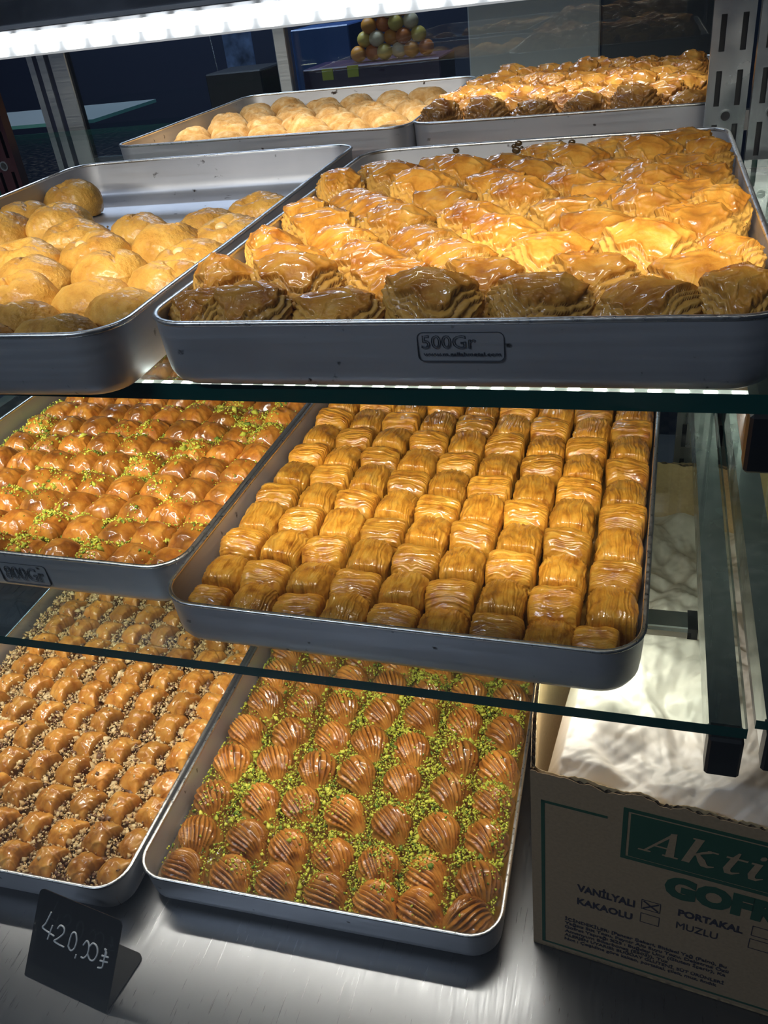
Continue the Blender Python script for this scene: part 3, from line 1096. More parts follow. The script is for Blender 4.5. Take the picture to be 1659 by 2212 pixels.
def cookie_mesh(seed, mat, a=0.0385, b=0.0315, h=0.046, dimple=True):
    r = np.random.default_rng(seed)
    dx, dy = r.uniform(-0.3, 0.3) * a, r.uniform(-0.1, 0.3) * b
    dd = 0.010 if dimple else 0.0015
    ca = r.uniform(0, math.pi)

    def rad(T):
        return 1.0 / ((np.abs(np.cos(T)) / a) ** 2.2 + (np.abs(np.sin(T)) / b) ** 2.2) ** (1 / 2.2) * (1 + 0.03 * np.sin(2 * T + seed))

    def base(rho, T, rd):
        e = rho
        f = e * math.radians(122)
        k = np.sin(f) ** 0.92
        x, y = k * rd * np.cos(T), k * rd * np.sin(T)
        Z = h * (0.40 + 0.60 * np.cos(f)) - 0.082 * h * e ** 6
        q = np.hypot((x - dx) / 0.010, (y - dy) / 0.0085)
        Z = Z - dd * np.exp(-q ** 2) * (rho < .6)
        l = (x - dx) * math.sin(ca) - (y - dy) * math.cos(ca) + 0.002 * vn(x * 120, y * 120, 0, seed)
        Z = Z - 0.0055 * np.exp(-(l / 0.0017) ** 2) * np.exp(-((np.hypot(x - dx, y - dy)) / 0.016) ** 2) * (rho < .6)
        return x, y, Z, e * 0

    def disp(rho, T, s, P):
        x, y, z = P[..., 0], P[..., 1], P[..., 2]
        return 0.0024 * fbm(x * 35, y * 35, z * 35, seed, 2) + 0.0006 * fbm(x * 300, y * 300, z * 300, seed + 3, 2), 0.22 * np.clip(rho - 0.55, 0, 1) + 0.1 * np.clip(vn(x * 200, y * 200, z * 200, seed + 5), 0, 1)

    V, F = polar_shape(44, 110, rad, base, disp)
    m = to_mesh('cookie', V, F, [mat])
    m['dimple'] = (dx, dy)
    return m


# ------------------------------------------------------------------ placing
ORD = ['first', 'second', 'third', 'fourth', 'fifth', 'sixth', 'seventh', 'eighth', 'ninth', 'tenth', 'eleventh', 'twelfth', 'thirteenth',
       'fourteenth', 'fifteenth', 'sixteenth', 'seventeenth', 'eighteenth', 'nineteenth', 'twentieth']


def row_name(k):
    return 'front row' if k == 0 else ORD[k] + ' row from front'


def to_world(key, x, y, dz=0.0):
    X, Y, Z, a, w, l = TRAYS[key]
    c, s = math.cos(a), math.sin(a)
    return (X + x * c - y * s, Y + x * s + y * c, Z - TH + 0.0022 + dz)


def px_of(P):
    d = np.array(P) - CAM
    z = d @ _F
    return 829.5 + FPX * (d @ _R) / z, 1106 - FPX * (d @ _U) / z


def in_view(P, mx=70):
    x, y = px_of(P)
    return -mx < x < 1659 + mx and -mx < y < 2212 + mx


PIECES = {k: [] for k in TRAYS}


def put(key, name, mesh, x, y, ang, scale, label, cat, group, dz=0.0, tilt=(0, 0)):
    o = obj(name, mesh, None, to_world(key, x, y, dz), (tilt[0], tilt[1], TRAYS[key][3] + ang), scale)
    tag(o, label, cat, group)
    PIECES[key].append((x, y, ang, scale, mesh, dz))
    return o


# phyllo rolls, middle right tray
roll_meshes = [roll_mesh(100 + k) for k in range(8)]
ys6 = [0.0250] + [0.0215 + 0.0424 * k for k in range(1, 14)]
for r, y in enumerate(ys6):
    for c in range(9):
        x = 0.0335 + 0.0424 * c + rng.normal(0, .0007)
        if c == 8:
            x = 0.3735
        if not in_view(to_world('T6', x, y)):
            continue
        turn = (r + c) % 2
        ang = (math.pi / 2 if turn else 0) + rng.normal(0, 0.035) + (math.pi if rng.random() < .5 else 0)
        sc_ = (.97, .97, rng.uniform(.95, 1.03) * (0.88 if r == 0 else 1))
        if r == 0:
            sc_ = (.97, .84, sc_[2]) if not turn else (.84, .97, sc_[2])
        if r == 0 and c in (0, 8):
            sc_, x = (.80, .80, .85), (0.0345 if c == 0 else 0.3640)
            y = 0.0300
        put('T6', 'phyllo_roll', roll_meshes[int(rng.integers(8))], x, y + rng.normal(0, .0006) + (0.002 - 0.0035 * math.cos((c - 4) / 4 * 1.3)) * (r > 0), ang, sc_,
            f'glossy phyllo roll, {row_name(r)}, {ORD[c]} from left, middle shelf right tray', 'pastry', 'phyllo rolls in the middle right tray')

# pistachio squares, middle left tray
sq_meshes = [square_mesh(200 + k) for k in range(8)]
for r in range(13):
    y = 0.0290 + 0.0418 * r
    for c in range(9):
        x = 0.372 - 0.0408 * c - 0.0008 * r * (c == 0)
        if y > 0.545 or not in_view(to_world('T5', x, y), 40):
            continue
        ang = rng.normal(0, 0.06) + rng.integers(4) * 0
        put('T5', 'pistachio_square', sq_meshes[int(rng.integers(8))], x + rng.normal(0, .0008), y + rng.normal(0, .0008), ang, (1, 1, rng.uniform(.93, 1.05)),
            f'pistachio baklava square, {row_name(r)}, {ORD[c]} from right, middle shelf left tray', 'pastry', 'pistachio squares in the middle left tray')

# walnut pockets, bottom left tray
wal_meshes = [walnut_mesh(300 + k) for k in range(8)]
for r in range(13):
    y = 0.0275 + 0.0424 * r
    for c in range(8):
        x = 0.3745 - 0.0468 * c + (0.003 if c else 0.001)
        if not in_view(to_world('T7', x, y), 40):
            continue
        if r == 0:
            y = 0.030
            x = x - 0.005 * (c == 0)
        put('T7', 'walnut_pocket', wal_meshes[int(rng.integers(8))], x + rng.normal(0, .001), y + rng.normal(0, .001), rng.normal(-0.08, 0.06), (.98, .94 if r else .88, rng.uniform(.93, 1.05)),
            f'folded walnut baklava pocket, {row_name(r)}, {ORD[c]} from right, bottom left tray', 'pastry', 'walnut pockets in the bottom left tray')

# mussel pastries, bottom right tray
mus_meshes = [mussel_mesh(400 + k) for k in range(8)]
T8L = [[[0.0389, 0.0292], [0.0986, 0.0313], [0.1533, 0.027], [0.2088, 0.0263], [0.2652, 0.0247], [0.3122, 0.0283], [0.3682, 0.0298]],
       [[0.0394, 0.0773], [0.0983, 0.0829], [0.1517, 0.0798], [0.2041, 0.0785], [0.2582, 0.0749], [0.3107, 0.0758], [0.3691, 0.0766]],
       [[0.0355, 0.1289], [0.0962, 0.1322], [0.1451, 0.1387], [0.2013, 0.1332], [0.259, 0.1302], [0.3142, 0.1287], [0.3685, 0.1305]],
       [[0.0367, 0.184], [0.0913, 0.1928], [0.1486, 0.1909], [0.1993, 0.19], [0.2574, 0.1889], [0.3154, 0.1863], [0.3692, 0.1801]],
       [[0.0356, 0.2335], [0.0952, 0.2386], [0.152, 0.2434], [0.2011, 0.2432], [0.2572, 0.2404], [0.3175, 0.2368], [0.3695, 0.2269]],
       [[0.0403, 0.2899], [0.0941, 0.2934], [0.149, 0.295], [0.2042, 0.2968], [0.2574, 0.2943], [0.3151, 0.2928], [0.3662, 0.2827]]]
for r in range(6, 11):
    T8L.append([[0.038 + 0.055 * c + rng.normal(0, .002), 0.290 + 0.0525 * (r - 5) + rng.normal(0, .002)] for c in range(7)])
for r, row in enumerate(T8L):
    for c, (x, y) in enumerate(row):
        y = y - 0.003
        x = x - 0.004 * (r == 0 and c == 6)
        put('T8', 'mussel_pastry', mus_meshes[int(rng.integers(8))], min(max(x, 0.0335), 0.3665), max(y, 0.0325 if r else 0.0330), math.radians(-62 if r else (-150 if c == 6 else -30)) + rng.normal(0, 0.22 if r else 0.1), (1, 1, rng.uniform(.95, 1.06)),
            f'ribbed mussel shaped pastry, {row_name(r)}, {ORD[c]} from left, bottom right tray', 'pastry', 'mussel pastries in the bottom right tray')

# puffed baklava, top right tray
puff_meshes = [puff_mesh(500 + k, M['crust']) for k in range(8)]
n_row = 0
for r in range(10):
    y = 0.0300 + 0.0475 * r
    xs = [0.023 + 0.066 * k for k in range(6)] if r % 2 else [0.030, 0.063, 0.126, 0.192, 0.258, 0.322, 0.372]
    if r % 2 == 0 and r:
        xs = xs[1:]
    if r == 9:
        xs = xs[3:]
    for c, x in enumerate(xs):
        edge = x < 0.033 or x > 0.366
        scx = 0.72 if edge else 0.98
        x = min(max(x, 0.0285), 0.372)
        yy = max(y, 0.0435) if r == 0 else y
        put('T1', 'puffed_baklava', puff_meshes[int(rng.integers(8))], x + rng.normal(0, .0015), yy + rng.normal(0, .002), rng.normal(0, 0.07),
            (scx, 0.74 if r == 0 else 0.98, rng.uniform(.90, 1.06) * (0.92 if r == 0 else 1)),
            f'puffed flaky baklava, {row_name(r)}, {ORD[c]} from left, top shelf right tray', 'pastry', 'puffed baklava in the top right tray')

# dark glazed baklava, rear right tray
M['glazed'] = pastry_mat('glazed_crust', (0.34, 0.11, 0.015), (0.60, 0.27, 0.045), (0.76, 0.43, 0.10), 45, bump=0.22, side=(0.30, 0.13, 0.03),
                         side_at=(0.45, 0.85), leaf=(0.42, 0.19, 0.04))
gl_meshes = [puff_mesh(560 + k, M['glazed'], 0.058, 0.034, 0.036) for k in range(6)]
for r in range(10):
    y = 0.040 + 0.0445 * r
    xs = [0.036 + 0.064 * k for k in range(6)] if r % 2 == 0 else [0.068 + 0.064 * k for k in range(5)]
    for c, x in enumerate(xs):
        put('T4', 'glazed_baklava', gl_meshes[int(rng.integers(6))], x, y + rng.normal(0, .002), rng.normal(0, 0.06), (0.98, 0.98, rng.uniform(.92, 1.1)),
            f'glazed baklava mound, {row_name(r)}, {ORD[c]} from left, rear right tray', 'pastry', 'glazed baklava in the rear right tray')

# cookies
ck_meshes = [cookie_mesh(600 + k, M['cookie'], dimple=(k % 2 == 0)) for k in range(6)]
sg_meshes = [cookie_mesh(640 + k, M['sugar'], 0.037, 0.035, 0.046, dimple=(k % 2 == 0)) for k in range(5)]
T2L = [(0.041, 0.535, 0), (0.03, 0.445, 0), (0.045, 0.374, 0), (0.11, 0.395, 0), (0.178, 0.318, 0), (0.247, 0.328, 0), (0.240, 0.254, 1), (0.285, 0.196, 0),
       (0.306, 0.276, 0), (0.318, 0.350, 0), (0.366, 0.380, 0), (0.364, 0.300, 1), (0.352, 0.222, 1), (0.366, 0.160, 0), (0.312, 0.130, 0),
       (0.364, 0.092, 0), (0.165, 0.247, 0), (0.206, 0.195, 0), (0.235, 0.138, 0), (0.268, 0.084, 1), (0.328, 0.043, 0), (0.255, 0.034, 0)]
PIN = {20, 15, 0}


def relax(L, dx, dy, it=60, w=0.4, l=0.6):
    P = np.array([p[:2] for p in L], float)
    for _ in range(it):
        for i in range(len(P)):
            for j in range(i):
                d = P[i] - P[j]
                q = math.hypot(d[0] / dx, d[1] / dy)
                if q < 1:
                    mv = d / max(q, .05) * (1 - q) * 0.25
                    P[i] += mv
                    P[j] -= mv
        P[:, 0] = np.clip(P[:, 0], 0.030, w - 0.041)
        P[:, 1] = np.clip(P[:, 1], 0.036, l - 0.04)
    return P


def band_labels(P, fmt, step):
    """row and place words from front-to-back bands"""
    order = sorted(range(len(P)), key=lambda i: P[i][1])
    rows, cur, y0 = [], [], None
    for i in order:
        if y0 is None or P[i][1] - y0 > step:
            cur = []
            rows.append(cur)
            y0 = P[i][1]
        cur.append(i)
    out = {}
    for r, row in enumerate(rows):
        row.sort(key=lambda i: P[i][0])
        for c, i in enumerate(row):
            out[i] = fmt.format(row=row_name(r), col=ORD[c])
    return out


P2 = relax(T2L, 0.064, 0.050)
lab2 = band_labels(P2, 'golden domed cookie, {row}, {col} from left, top shelf left tray', 0.045)
for i, (x, y) in enumerate(P2):
    mesh = ck_meshes[i % 6]
    if T2L[i][2]:
        mesh = ck_meshes[(i % 3) * 2]
    ang = rng.normal(0, 0.25)
    s = rng.uniform(.94, 1.03)
    lab = lab2[i].replace('golden domed', 'nut topped') if T2L[i][2] else lab2[i]
    o = put('T2', 'cookie', mesh, x, y, ang, (s, s * 0.96, s * rng.uniform(.95, 1.08)), lab, 'cookie', 'domed cookies in the top left tray', tilt=(rng.normal(0.06, .05), rng.normal(0, .06)))
    if T2L[i][2]:
        dx, dy = mesh['dimple']
        MB().ball((dx, dy, 0.0385), (0.0062, 0.0048, 0.0042), 12, 8).build('hazelnut', M['almond'], o, smooth=True)

T3L = [(0.034, 0.05), (0.085, 0.045), (0.15, 0.045), (0.217, 0.045), (0.286, 0.045), (0.351, 0.045), (0.42, 0.045)]
T3L += [(0.04 + 0.068 * k + (0.034 if r % 2 else 0), 0.045 + 0.066 * r) for r in range(1, 7) for k in range(6 if r % 2 else 7)]
T3L = [p for p in T3L if p[0] < 0.43]
lab3 = band_labels(T3L, 'sugar dusted cookie, {row}, {col} from left, rear left tray', 0.03)
for i, (x, y) in enumerate(T3L):
    if x < 0.03 + 0.25 * max(0, 0.12 - y):
        continue
    s = rng.uniform(.92, 1.03)
    put('T3', 'sugared_cookie', sg_meshes[i % 5], x + rng.normal(0, .002), y + rng.normal(0, .002), rng.uniform(0, 6.28), (s * .95, s * .95, s * rng.uniform(.84, .98)), lab3[i],
        'cookie', 'sugar dusted cookies in the rear left tray')

# ------------------------------------------------------------------ crumbs (nobody could count them)
def height_field(key, res=0.0012):
    """real top surface of the pastry in a tray, sampled on a grid"""
    w, l = TRAYS[key][4:6]
    nx, ny = int(w / res) + 1, int(l / res) + 1
    H = np.zeros((nx, ny))
    cache = {}
    for x, y, ang, s, mesh, dz in PIECES[key]:
        if mesh.name not in cache:
            a = np.empty(len(mesh.vertices) * 3)
            mesh.vertices.foreach_get('co', a)
            cache[mesh.name] = a.reshape(-1, 3)
        V = cache[mesh.name] * np.array(s)
        c, q = math.cos(ang), math.sin(ang)
        ix = np.rint((x + V[:, 0] * c - V[:, 1] * q) / res).astype(int)
        iy = np.rint((y + V[:, 0] * q + V[:, 1] * c) / res).astype(int)
        ok = (ix >= 0) & (ix < nx) & (iy >= 0) & (iy < ny)
        np.maximum.at(H, (ix[ok], iy[ok]), V[ok, 2] + dz)
    return H, res


OCT_V = np.array([(1, 0, 0), (-1, 0, 0), (0, 1, 0), (0, -1, 0), (0, 0, 1), (0, 0, -1)], float)
OCT_F = np.array([(0, 2, 4), (2, 1, 4), (1, 3, 4), (3, 0, 4), (2, 0, 5), (1, 2, 5), (3, 1, 5), (0, 3, 5)])


def crumbs(name, pts, sizes, mats, midx, label, cat, parent=None, kind='stuff'):
    n = len(pts)
    A = rng.normal(size=(n, 3, 3))
    Q = np.linalg.qr(A)[0]
    J = OCT_V[None] * (1 + 0.35 * rng.normal(size=(n, 6, 1))).clip(.45, 1.6) * sizes[:, None, None] * np.array([1.25, 1.0, 0.8])
    V = np.einsum('nij,nkj->nki', Q, J) + pts[:, None, :]
    F = OCT_F[None] + 6 * np.arange(n)[:, None, None]
    m = bpy.data.meshes.new(name)
    m.vertices.add(6 * n)
    m.vertices.foreach_set('co', V.reshape(-1))
    m.loops.add(24 * n)
    m.loops.foreach_set('vertex_index', F.reshape(-1))
    m.polygons.add(8 * n)
    m.polygons.foreach_set('loop_start', np.arange(8 * n) * 3)
    m.polygons.foreach_set('material_index', np.repeat(midx, 8))
    m.update(calc_edges=True)
    for mt in mats:
        m.materials.append(mt)
    o = obj(name, m, parent)
    tag(o, label, cat, None, kind)
    return o


def scatter(key, n, dens, bed, size, spread=0.0, lift=0.0006, hmax=0.08):
    H, res = height_field(key)
    w, l = TRAYS[key][4:6]
    x = rng.uniform(0.012, w - 0.012, n)
    y = rng.uniform(0.012, l - 0.012, n)
    h = H[np.clip((x / res).astype(int), 0, H.shape[0] - 1), np.clip((y / res).astype(int), 0, H.shape[1] - 1)]
    low = h < bed + 0.004 * vn(x * 60, y * 60, 0, 9)
    p = dens(x, y, low)
    keep = rng.random(n) < p
    x, y, h, low = x[keep], y[keep], h[keep], low[keep]
    zz = np.where(low, bed + 0.004 * vn(x * 60, y * 60, 0, 9) + rng.normal(0, .0012, len(x)), h + lift)
    P = np.array([to_world(key, a, b, c) for a, b, c in zip(x, y, zz)])
    s = size * np.exp(rng.normal(0, 0.45, len(x)))
    return P, s, low


def d8(x, y, low):
    mass = np.clip(0.55 + 0.9 * vn(x * 14, y * 14, 2, 31) + 0.9 * (x / 0.4 - 0.35), 0, 1.3)
    top = np.clip(vn(x * 26, y * 26, 5, 33) - 0.30, 0, 1) * 1.3 + 0.02
    return np.where(low, 0.25 + 0.75 * mass, top * np.clip(0.3 + x / 0.3, 0.2, 1))


P, s, low = scatter('T8', 60000, d8, 0.0215, 0.00105)
crumbs('pistachio_crumbs', P, s, [M['pist'], M['pist_lt'], M['pist_dk']], rng.choice(3, len(P), p=[.55, .3, .15]), 'ground green pistachio strewn between the mussel pastries', 'pistachio')


def d5(x, y, low):
    mass = np.clip(1.3 * vn(x * 15, y * 15, 2, 41) + 0.42, 0, 1.4)
    top = np.clip(vn(x * 34, y * 34, 5, 43) - 0.18, 0, 1) * 1.2 + 0.01
    return np.where(low, 0.1 + 0.8 * mass, top * np.clip(mass, 0.1, 1))


P, s, low = scatter('T5', 80000, d5, 0.0265, 0.0009)
crumbs('pistachio_crumbs', P, s, [M['pist'], M['pist_lt'], M['pist_dk']], rng.choice(3, len(P), p=[.5, .35, .15]), 'fine green pistachio dusting on the pistachio squares', 'pistachio')


def d7(x, y, low):
    return np.where(low, 0.9, 0.015)


P, s, low = scatter('T7', 40000, d7, 0.0270, 0.0016)
crumbs('walnut_pieces', P, s, [M['nut'], M['nut_lt'], M['nut_dk']], rng.choice(3, len(P), p=[.5, .3, .2]), 'chopped walnuts filling the gaps between walnut pockets', 'nuts')

# syrup on the tray floors
M['syrup'] = plain('amber_syrup', (0.20, 0.10, 0.018), 0.06, coat=1.0)
for key, hz in (('T5', 0.012), ('T6', 0.012), ('T7', 0.016), ('T8', 0.012), ('T1', 0.010)):
    w, l = TRAYS[key][4:6]
    L0 = rloop(w, l, 0.0072, 0.034)
    o = obj('syrup_pool', to_mesh('syrup_pool', [(x, y, hz) for x, y in L0], [tuple(range(len(L0)))], [M['syrup']]), TR[key])
    o['kind'] = 'stuff'

# burnt syrup spots on the back wall of the top right tray, crumb in the cookie tray
m = MB()
for X, Z, r in ((0.0514, 0.2435, .004), (0.0455, 0.2363, .003), (0.1234, 0.2466, .004), (0.1206, 0.2395, .005), (0.118, 0.2440, .003), (0.1695, 0.2448, .003), (0.1822, 0.244, .004), (0.1270, 0.2420, .002)):
    m.ball((X + 0.0575, 0.5525 - 0.0142 * 0, Z - 0.25 + TH), (r, 0.0016, r * 0.8), 8, 6)
o = m.build('burnt_syrup', M['burnt'], TR['T1'], smooth=True)
P = np.array([to_world('T2', 0.118 + a, 0.455 + b, 0.001) for a, b in rng.normal(0, 0.004, (26, 2))])
crumbs('cookie_crumbs', P, np.full(26, 0.0017), [M['cookie']], np.zeros(26, int), 'few cookie crumbs on the bare floor of the cookie tray', 'crumbs')

# ------------------------------------------------------------------ price card
def price_card():
    bl, br = Vector((-0.309, -0.148, Z_FL + 0.0004)), Vector((-0.200, -0.163, Z_FL + 0.0004))
    ex = (br - bl).normalized()
    n = Vector((-ex.y, ex.x, 0))
    w = (br - bl).length
    r = empty('price_card', bl, math.atan2(ex.y, ex.x))
    tag(r, 'black price card reading 420,00 in front of the bottom left tray', 'price card')
    up = Vector((0, 0.057, 0.0705))
    H = up.length
    up.normalize()
    nn = Vector((0, -up.z, up.y))   # faces the viewer and up

    def sheet(o, ax, ay, az, ww, hh, rr, t=0.0012):
        P = [(0, 0), (ww, 0)]
        for cx, cy, a0 in ((ww - rr, hh - rr, 0), (rr, hh - rr, 90)):
            for k in range(7):
                a = math.radians(a0 + 15 * k)
                P.append((cx + rr * math.cos(a), cy + rr * math.sin(a)))
        V = [o + ax * x + ay * y for x, y in P] + [o + ax * x + ay * y - az * t for x, y in P]
        k = len(P)
        F = [tuple(range(k)), tuple(range(2 * k - 1, k - 1, -1))] + [(q, q + k, (q + 1) % k + k, (q + 1) % k) for q in range(k)]
        return [tuple(v) for v in V], F
    X = Vector((1, 0, 0))
    V, F = sheet(Vector((0, 0, 0.0008)), X, up, nn, w, H, 0.006)
    MB().add(V, F).build('face', M['sign'], r)
    V, F = sheet(Vector((0, 0.0003, 0.0012)), X, Vector((0, 1, 0)), Vector((0, 0, 1)), w, 0.062, 0.008)
    MB().add(V, F).build('foot', M['sign'], r)
    # hand lettering; strokes traced in card coordinates (0..1 across, 0..1 up)
    S = [[(.20, .80), (.155, .655), (.125, .60), (.20, .575), (.285, .56)], [(.245, .665), (.215, .50)],
         [(.315, .655), (.345, .70), (.395, .69), (.40, .63), (.335, .545), (.30, .51), (.355, .495), (.43, .49)],
         [(.485, .52), (.50, .66), (.545, .69), (.575, .62), (.565, .53), (.525, .485), (.485, .52)], [(.60, .47), (.595, .43)],
         [(.665, .60), (.70, .66), (.735, .62), (.735, .53), (.70, .47), (.665, .465)],
         [(.735, .60), (.775, .66), (.83, .645), (.85, .57), (.82, .49), (.775, .48), (.735, .53)],
         [(.925, .66), (.955, .62), (.945, .575)], [(.945, .66), (.94, .50), (.93, .45), (.885, .435)],
         [(.905, .575), (.985, .585)], [(.895, .515), (.985, .53)]]
    m = MB()
    for st in S:
        P = [Vector((x * w, 0, 0.0008)) + up * (y * H) + nn * 0.0004 for x, y in [(a[0] * 0.93 + 0.0, a[1] - 0.01) for a in st]]
        # Catmull-Rom smoothing
        Q = []
        for k in range(len(P) - 1):
            p0, p1, p2, p3 = P[max(k - 1, 0)], P[k], P[k + 1], P[min(k + 2, len(P) - 1)]
            for t in (0, .25, .5, .75):
                Q.append(0.5 * ((2 * p1) + (p2 - p0) * t + (2 * p0 - 5 * p1 + 4 * p2 - p3) * t * t + (3 * p1 - p0 - 3 * p2 + p3) * t ** 3))
        Q.append(P[-1])
        for a, b in zip(Q, Q[1:]):
            m.cyl(a, b, 0.0009, n=6)
            m.ball(tuple(b), 0.0009, 6, 4)
    m.build('handwritten_price', M['chalk'], r)


price_card()
o = MB().ball((-0.262, -0.215, Z_FL + 0.001), (0.004, 0.003, 0.0013), 8, 5).build('crumb', M['nut'], smooth=True)
tag(o, 'tan crumb on the steel floor in front of the price card', 'crumb')

# ------------------------------------------------------------------ cardboard box
BOX_AT, BOX_TURN = (0.2022, -0.0005, Z_FL), math.radians(-6.5)


def cardboard_box():
    x0, x1, y1 = 0.0, 0.370, 0.450
    zb = 0.001
    r = empty('cardboard_box', BOX_AT, BOX_TURN)
    tag(r, 'open torn cardboard carton with green print on the steel floor', 'box')
    tx = [-.0076, .0067, .027, .0467, .0624, .075, .0912, .1075, .124, .142, .1594, .1763, .1846, .22, .26, .30, .37]
    tz = [z - Z_FL for z in (-.1482, -.1551, -.1536, -.1531, -.1561, -.1541, -.1520, -.1565, -.1535, -.1550, -.1560, -.1560, -.1570, -.156, -.159, -.157, -.156)]

    def panel(name, fx, length, topf, seed, thick=0.0045, out=M['card'], inn=M['card_in'], step=0.0016):
        """corrugated board: outer liner, wavy flute, inner liner; fx(t, d) -> x, y for distance t and depth d"""
        n = int(length / step) + 1
        T = np.linspace(0, length, n)
        m = MB()
        zt = np.array([topf(t) for t in T])
        rag = 0.0016 * fbm(T * 160, 0, 0, seed, 3) + 0.0022 * vn(T * 45, 0, 0, seed + 3)
        rag2 = 0.0016 * fbm(T * 160, 5, 0, seed, 3) + 0.0020 * vn(T * 55, 5, 0, seed + 3)
        for d, rg, mi in ((0.0, rag, 0), (thick, rag2, 1)):
            V = []
            for t, z, q in zip(T, zt, rg):
                V += [(*fx(t, d), zb), (*fx(t, d), z + q), (*fx(t, d + (0.0006 if d == 0 else -0.0006)), z + q), (*fx(t, d + (0.0006 if d == 0 else -0.0006)), zb)]
            F = []
            for k in range(n - 1):
                a = 4 * k
                F += [(a, a + 4, a + 5, a + 1), (a + 1, a + 5, a + 6, a + 2), (a + 2, a + 6, a + 7, a + 3)]
            m.add(V, F, mi)
        V, F = [], []
        n2 = int(length / 0.0011)
        T2 = np.linspace(0, length, n2)
        for t in T2:
            d = thick / 2 + (thick / 2 - 0.0008) * math.sin(t * 2 * math.pi / 0.0078)
            z = topf(t) - 0.0010 + 0.0012 * float(vn(t * 300, 9, 0, seed))
            V += [(*fx(t, d), z - 0.02), (*fx(t, d), z)]
        F = [(2 * k, 2 * k + 2, 2 * k + 3, 2 * k + 1) for k in range(n2 - 1)]
        m.add(V, F, 2)
        return m.build(name, [out, inn, M['flute']], r)

    M['flute'] = plain('torn_flute', (0.16, 0.11, 0.065), 0.9)
    panel('front_panel', lambda t, d: (x0 + t, 0.0 + d), x1 - x0, lambda t: float(np.interp(x0 + t, tx, tz)), 1)
    panel('left_panel', lambda t, d: (x0 + d - 0.022 * math.sin(min(t, 0.30) / 0.30 * math.pi), 0.002 + t), y1, lambda t: float(np.interp(t, [0, .02, .06, .12, .2, .42], [z - Z_FL for z in (-.150, -.147, -.146, -.145, -.14, -.11)])), 2)
    panel('back_panel', lambda t, d: (x0 + t, y1 - d), x1 - x0, lambda t: -0.0995 - Z_FL, 3)
    panel('right_panel', lambda t, d: (x1 - d, 0.002 + t), y1, lambda t: -0.15 - Z_FL, 4)
    MB().box(x0, x1, 0, y1, zb, zb + 0.003).build('bottom', M['card_in'], r)
    # print on the front (0.3 mm proud of the liner)
    y = -0.0004
    m = MB()
    def g(a, b, c, d):
        m.box(a, b, y, y + 0.0003, c - Z_FL, d - Z_FL)
    g(0.0090, 0.0655, -0.1890, -0.1860)
    g(0.0090, 0.0122, -0.4030, -0.1860)
    g(0.0090, 0.3500, -0.4040, -0.4015)
    m.build('printed_border', M['green'], r)
    m = MB()
    round_frame(m, 0.0780, 0.330, -0.2360 - Z_FL, -0.1690 - Z_FL, 0.0040, y, y + 0.0003, 0.0008)
    m.box(0.0842, 0.3240, y, y + 0.0003, -0.2310 - Z_FL, -0.1748 - Z_FL)
    m.build('printed_plate', M['green'], r)
    m = MB()
    cap, x_off, nth = 0.0315, 0.0935, [0]

    def stroke(pts, ws, ox):
        """tapered pen stroke in letter units, leaning forward"""
        L, Rr = [], []
        for k, (px, pz) in enumerate(pts):
            a, b = pts[max(k - 1, 0)], pts[min(k + 1, len(pts) - 1)]
            d = Vector((b[0] - a[0], b[1] - a[1])).normalized()
            wq = ws[k] / 2
            L.append((px - d.y * wq, pz + d.x * wq))
            Rr.append((px + d.y * wq, pz - d.x * wq))
        nth[0] += 1
        P = [(x_off + cap * ((ox + px * 0.95) * 0.99 + 0.28 * pz), y - 0.0003 - 0.00003 * nth[0], -0.2180 - Z_FL + cap * pz) for px, pz in L + Rr]
        n = len(pts)
        m.add(P, [(k, k + 1, n + k + 1, n + k) for k in range(n - 1)])

    H = lambda a, b, z, ox, t=0.06: stroke([(a, z), (b, z)], [t, t], ox)
    stroke([(0.10, 0), (0.58, 0.98)], [0.07, 0.10], 0)
    stroke([(0.56, 1.0), (0.80, 0.0)], [0.16, 0.23], 0)
    H(0.24, 0.74, 0.33, 0)
    H(-0.06, 0.28, 0.03, 0)
    H(0.60, 1.02, 0.03, 0)
    stroke([(0.12, 0.0), (0.12, 1.06)], [0.21, 0.21], 1.05)
    H(-0.06, 0.16, 1.03, 1.05)
    stroke([(0.16, 0.34), (0.36, 0.52), (0.56, 0.66)], [0.07, 0.09, 0.12], 1.05)
    H(0.46, 0.74, 0.66, 1.05)
    stroke([(0.26, 0.46), (0.46, 0.22), (0.58, 0.06), (0.70, 0.02), (0.84, 0.08)], [0.08, 0.19, 0.17, 0.10, 0.04], 1.05)
    stroke([(0.16, 0.90), (0.13, 0.60), (0.11, 0.18), (0.18, 0.04), (0.30, 0.02), (0.46, 0.12)], [0.06, 0.18, 0.19, 0.16, 0.10, 0.03], 2.02)
    H(-0.08, 0.46, 0.65, 2.02, 0.07)
    stroke([(0.10, 0.68), (0.10, 0.20), (0.16, 0.05), (0.28, 0.02), (0.42, 0.12)], [0.18, 0.19, 0.17, 0.10, 0.03], 2.62)
    H(-0.08, 0.14, 0.65, 2.62, 0.07)
    stroke([(0.03, 0.92), (0.10, 0.92), (0.17, 0.92)], [0.10, 0.19, 0.10], 2.62)
    m.build('logo_text', M['card'], r)
    def pr(name, txt, a, b, c, d, mat, bold):
        text_fit(name, txt, r, mat, a, b, c - Z_FL, d - Z_FL, y, bold=bold, depth=0.0002)
    pr('product_text', 'GOFRE', 0.1163, 0.2240, -0.2700, -0.2425, M['green'], 0.0013)
    pr('flavour_text', 'VANİLYALI', 0.0421, 0.0934, -0.3030, -0.2930, M['ink'], 0.0005)
    pr('flavour_text', 'KAKAOLU', 0.0424, 0.0922, -0.3235, -0.3140, M['ink'], 0.0005)
    pr('flavour_text', 'PORTAKAL', 0.1300, 0.1825, -0.2960, -0.2870, M['ink'], 0.0006)
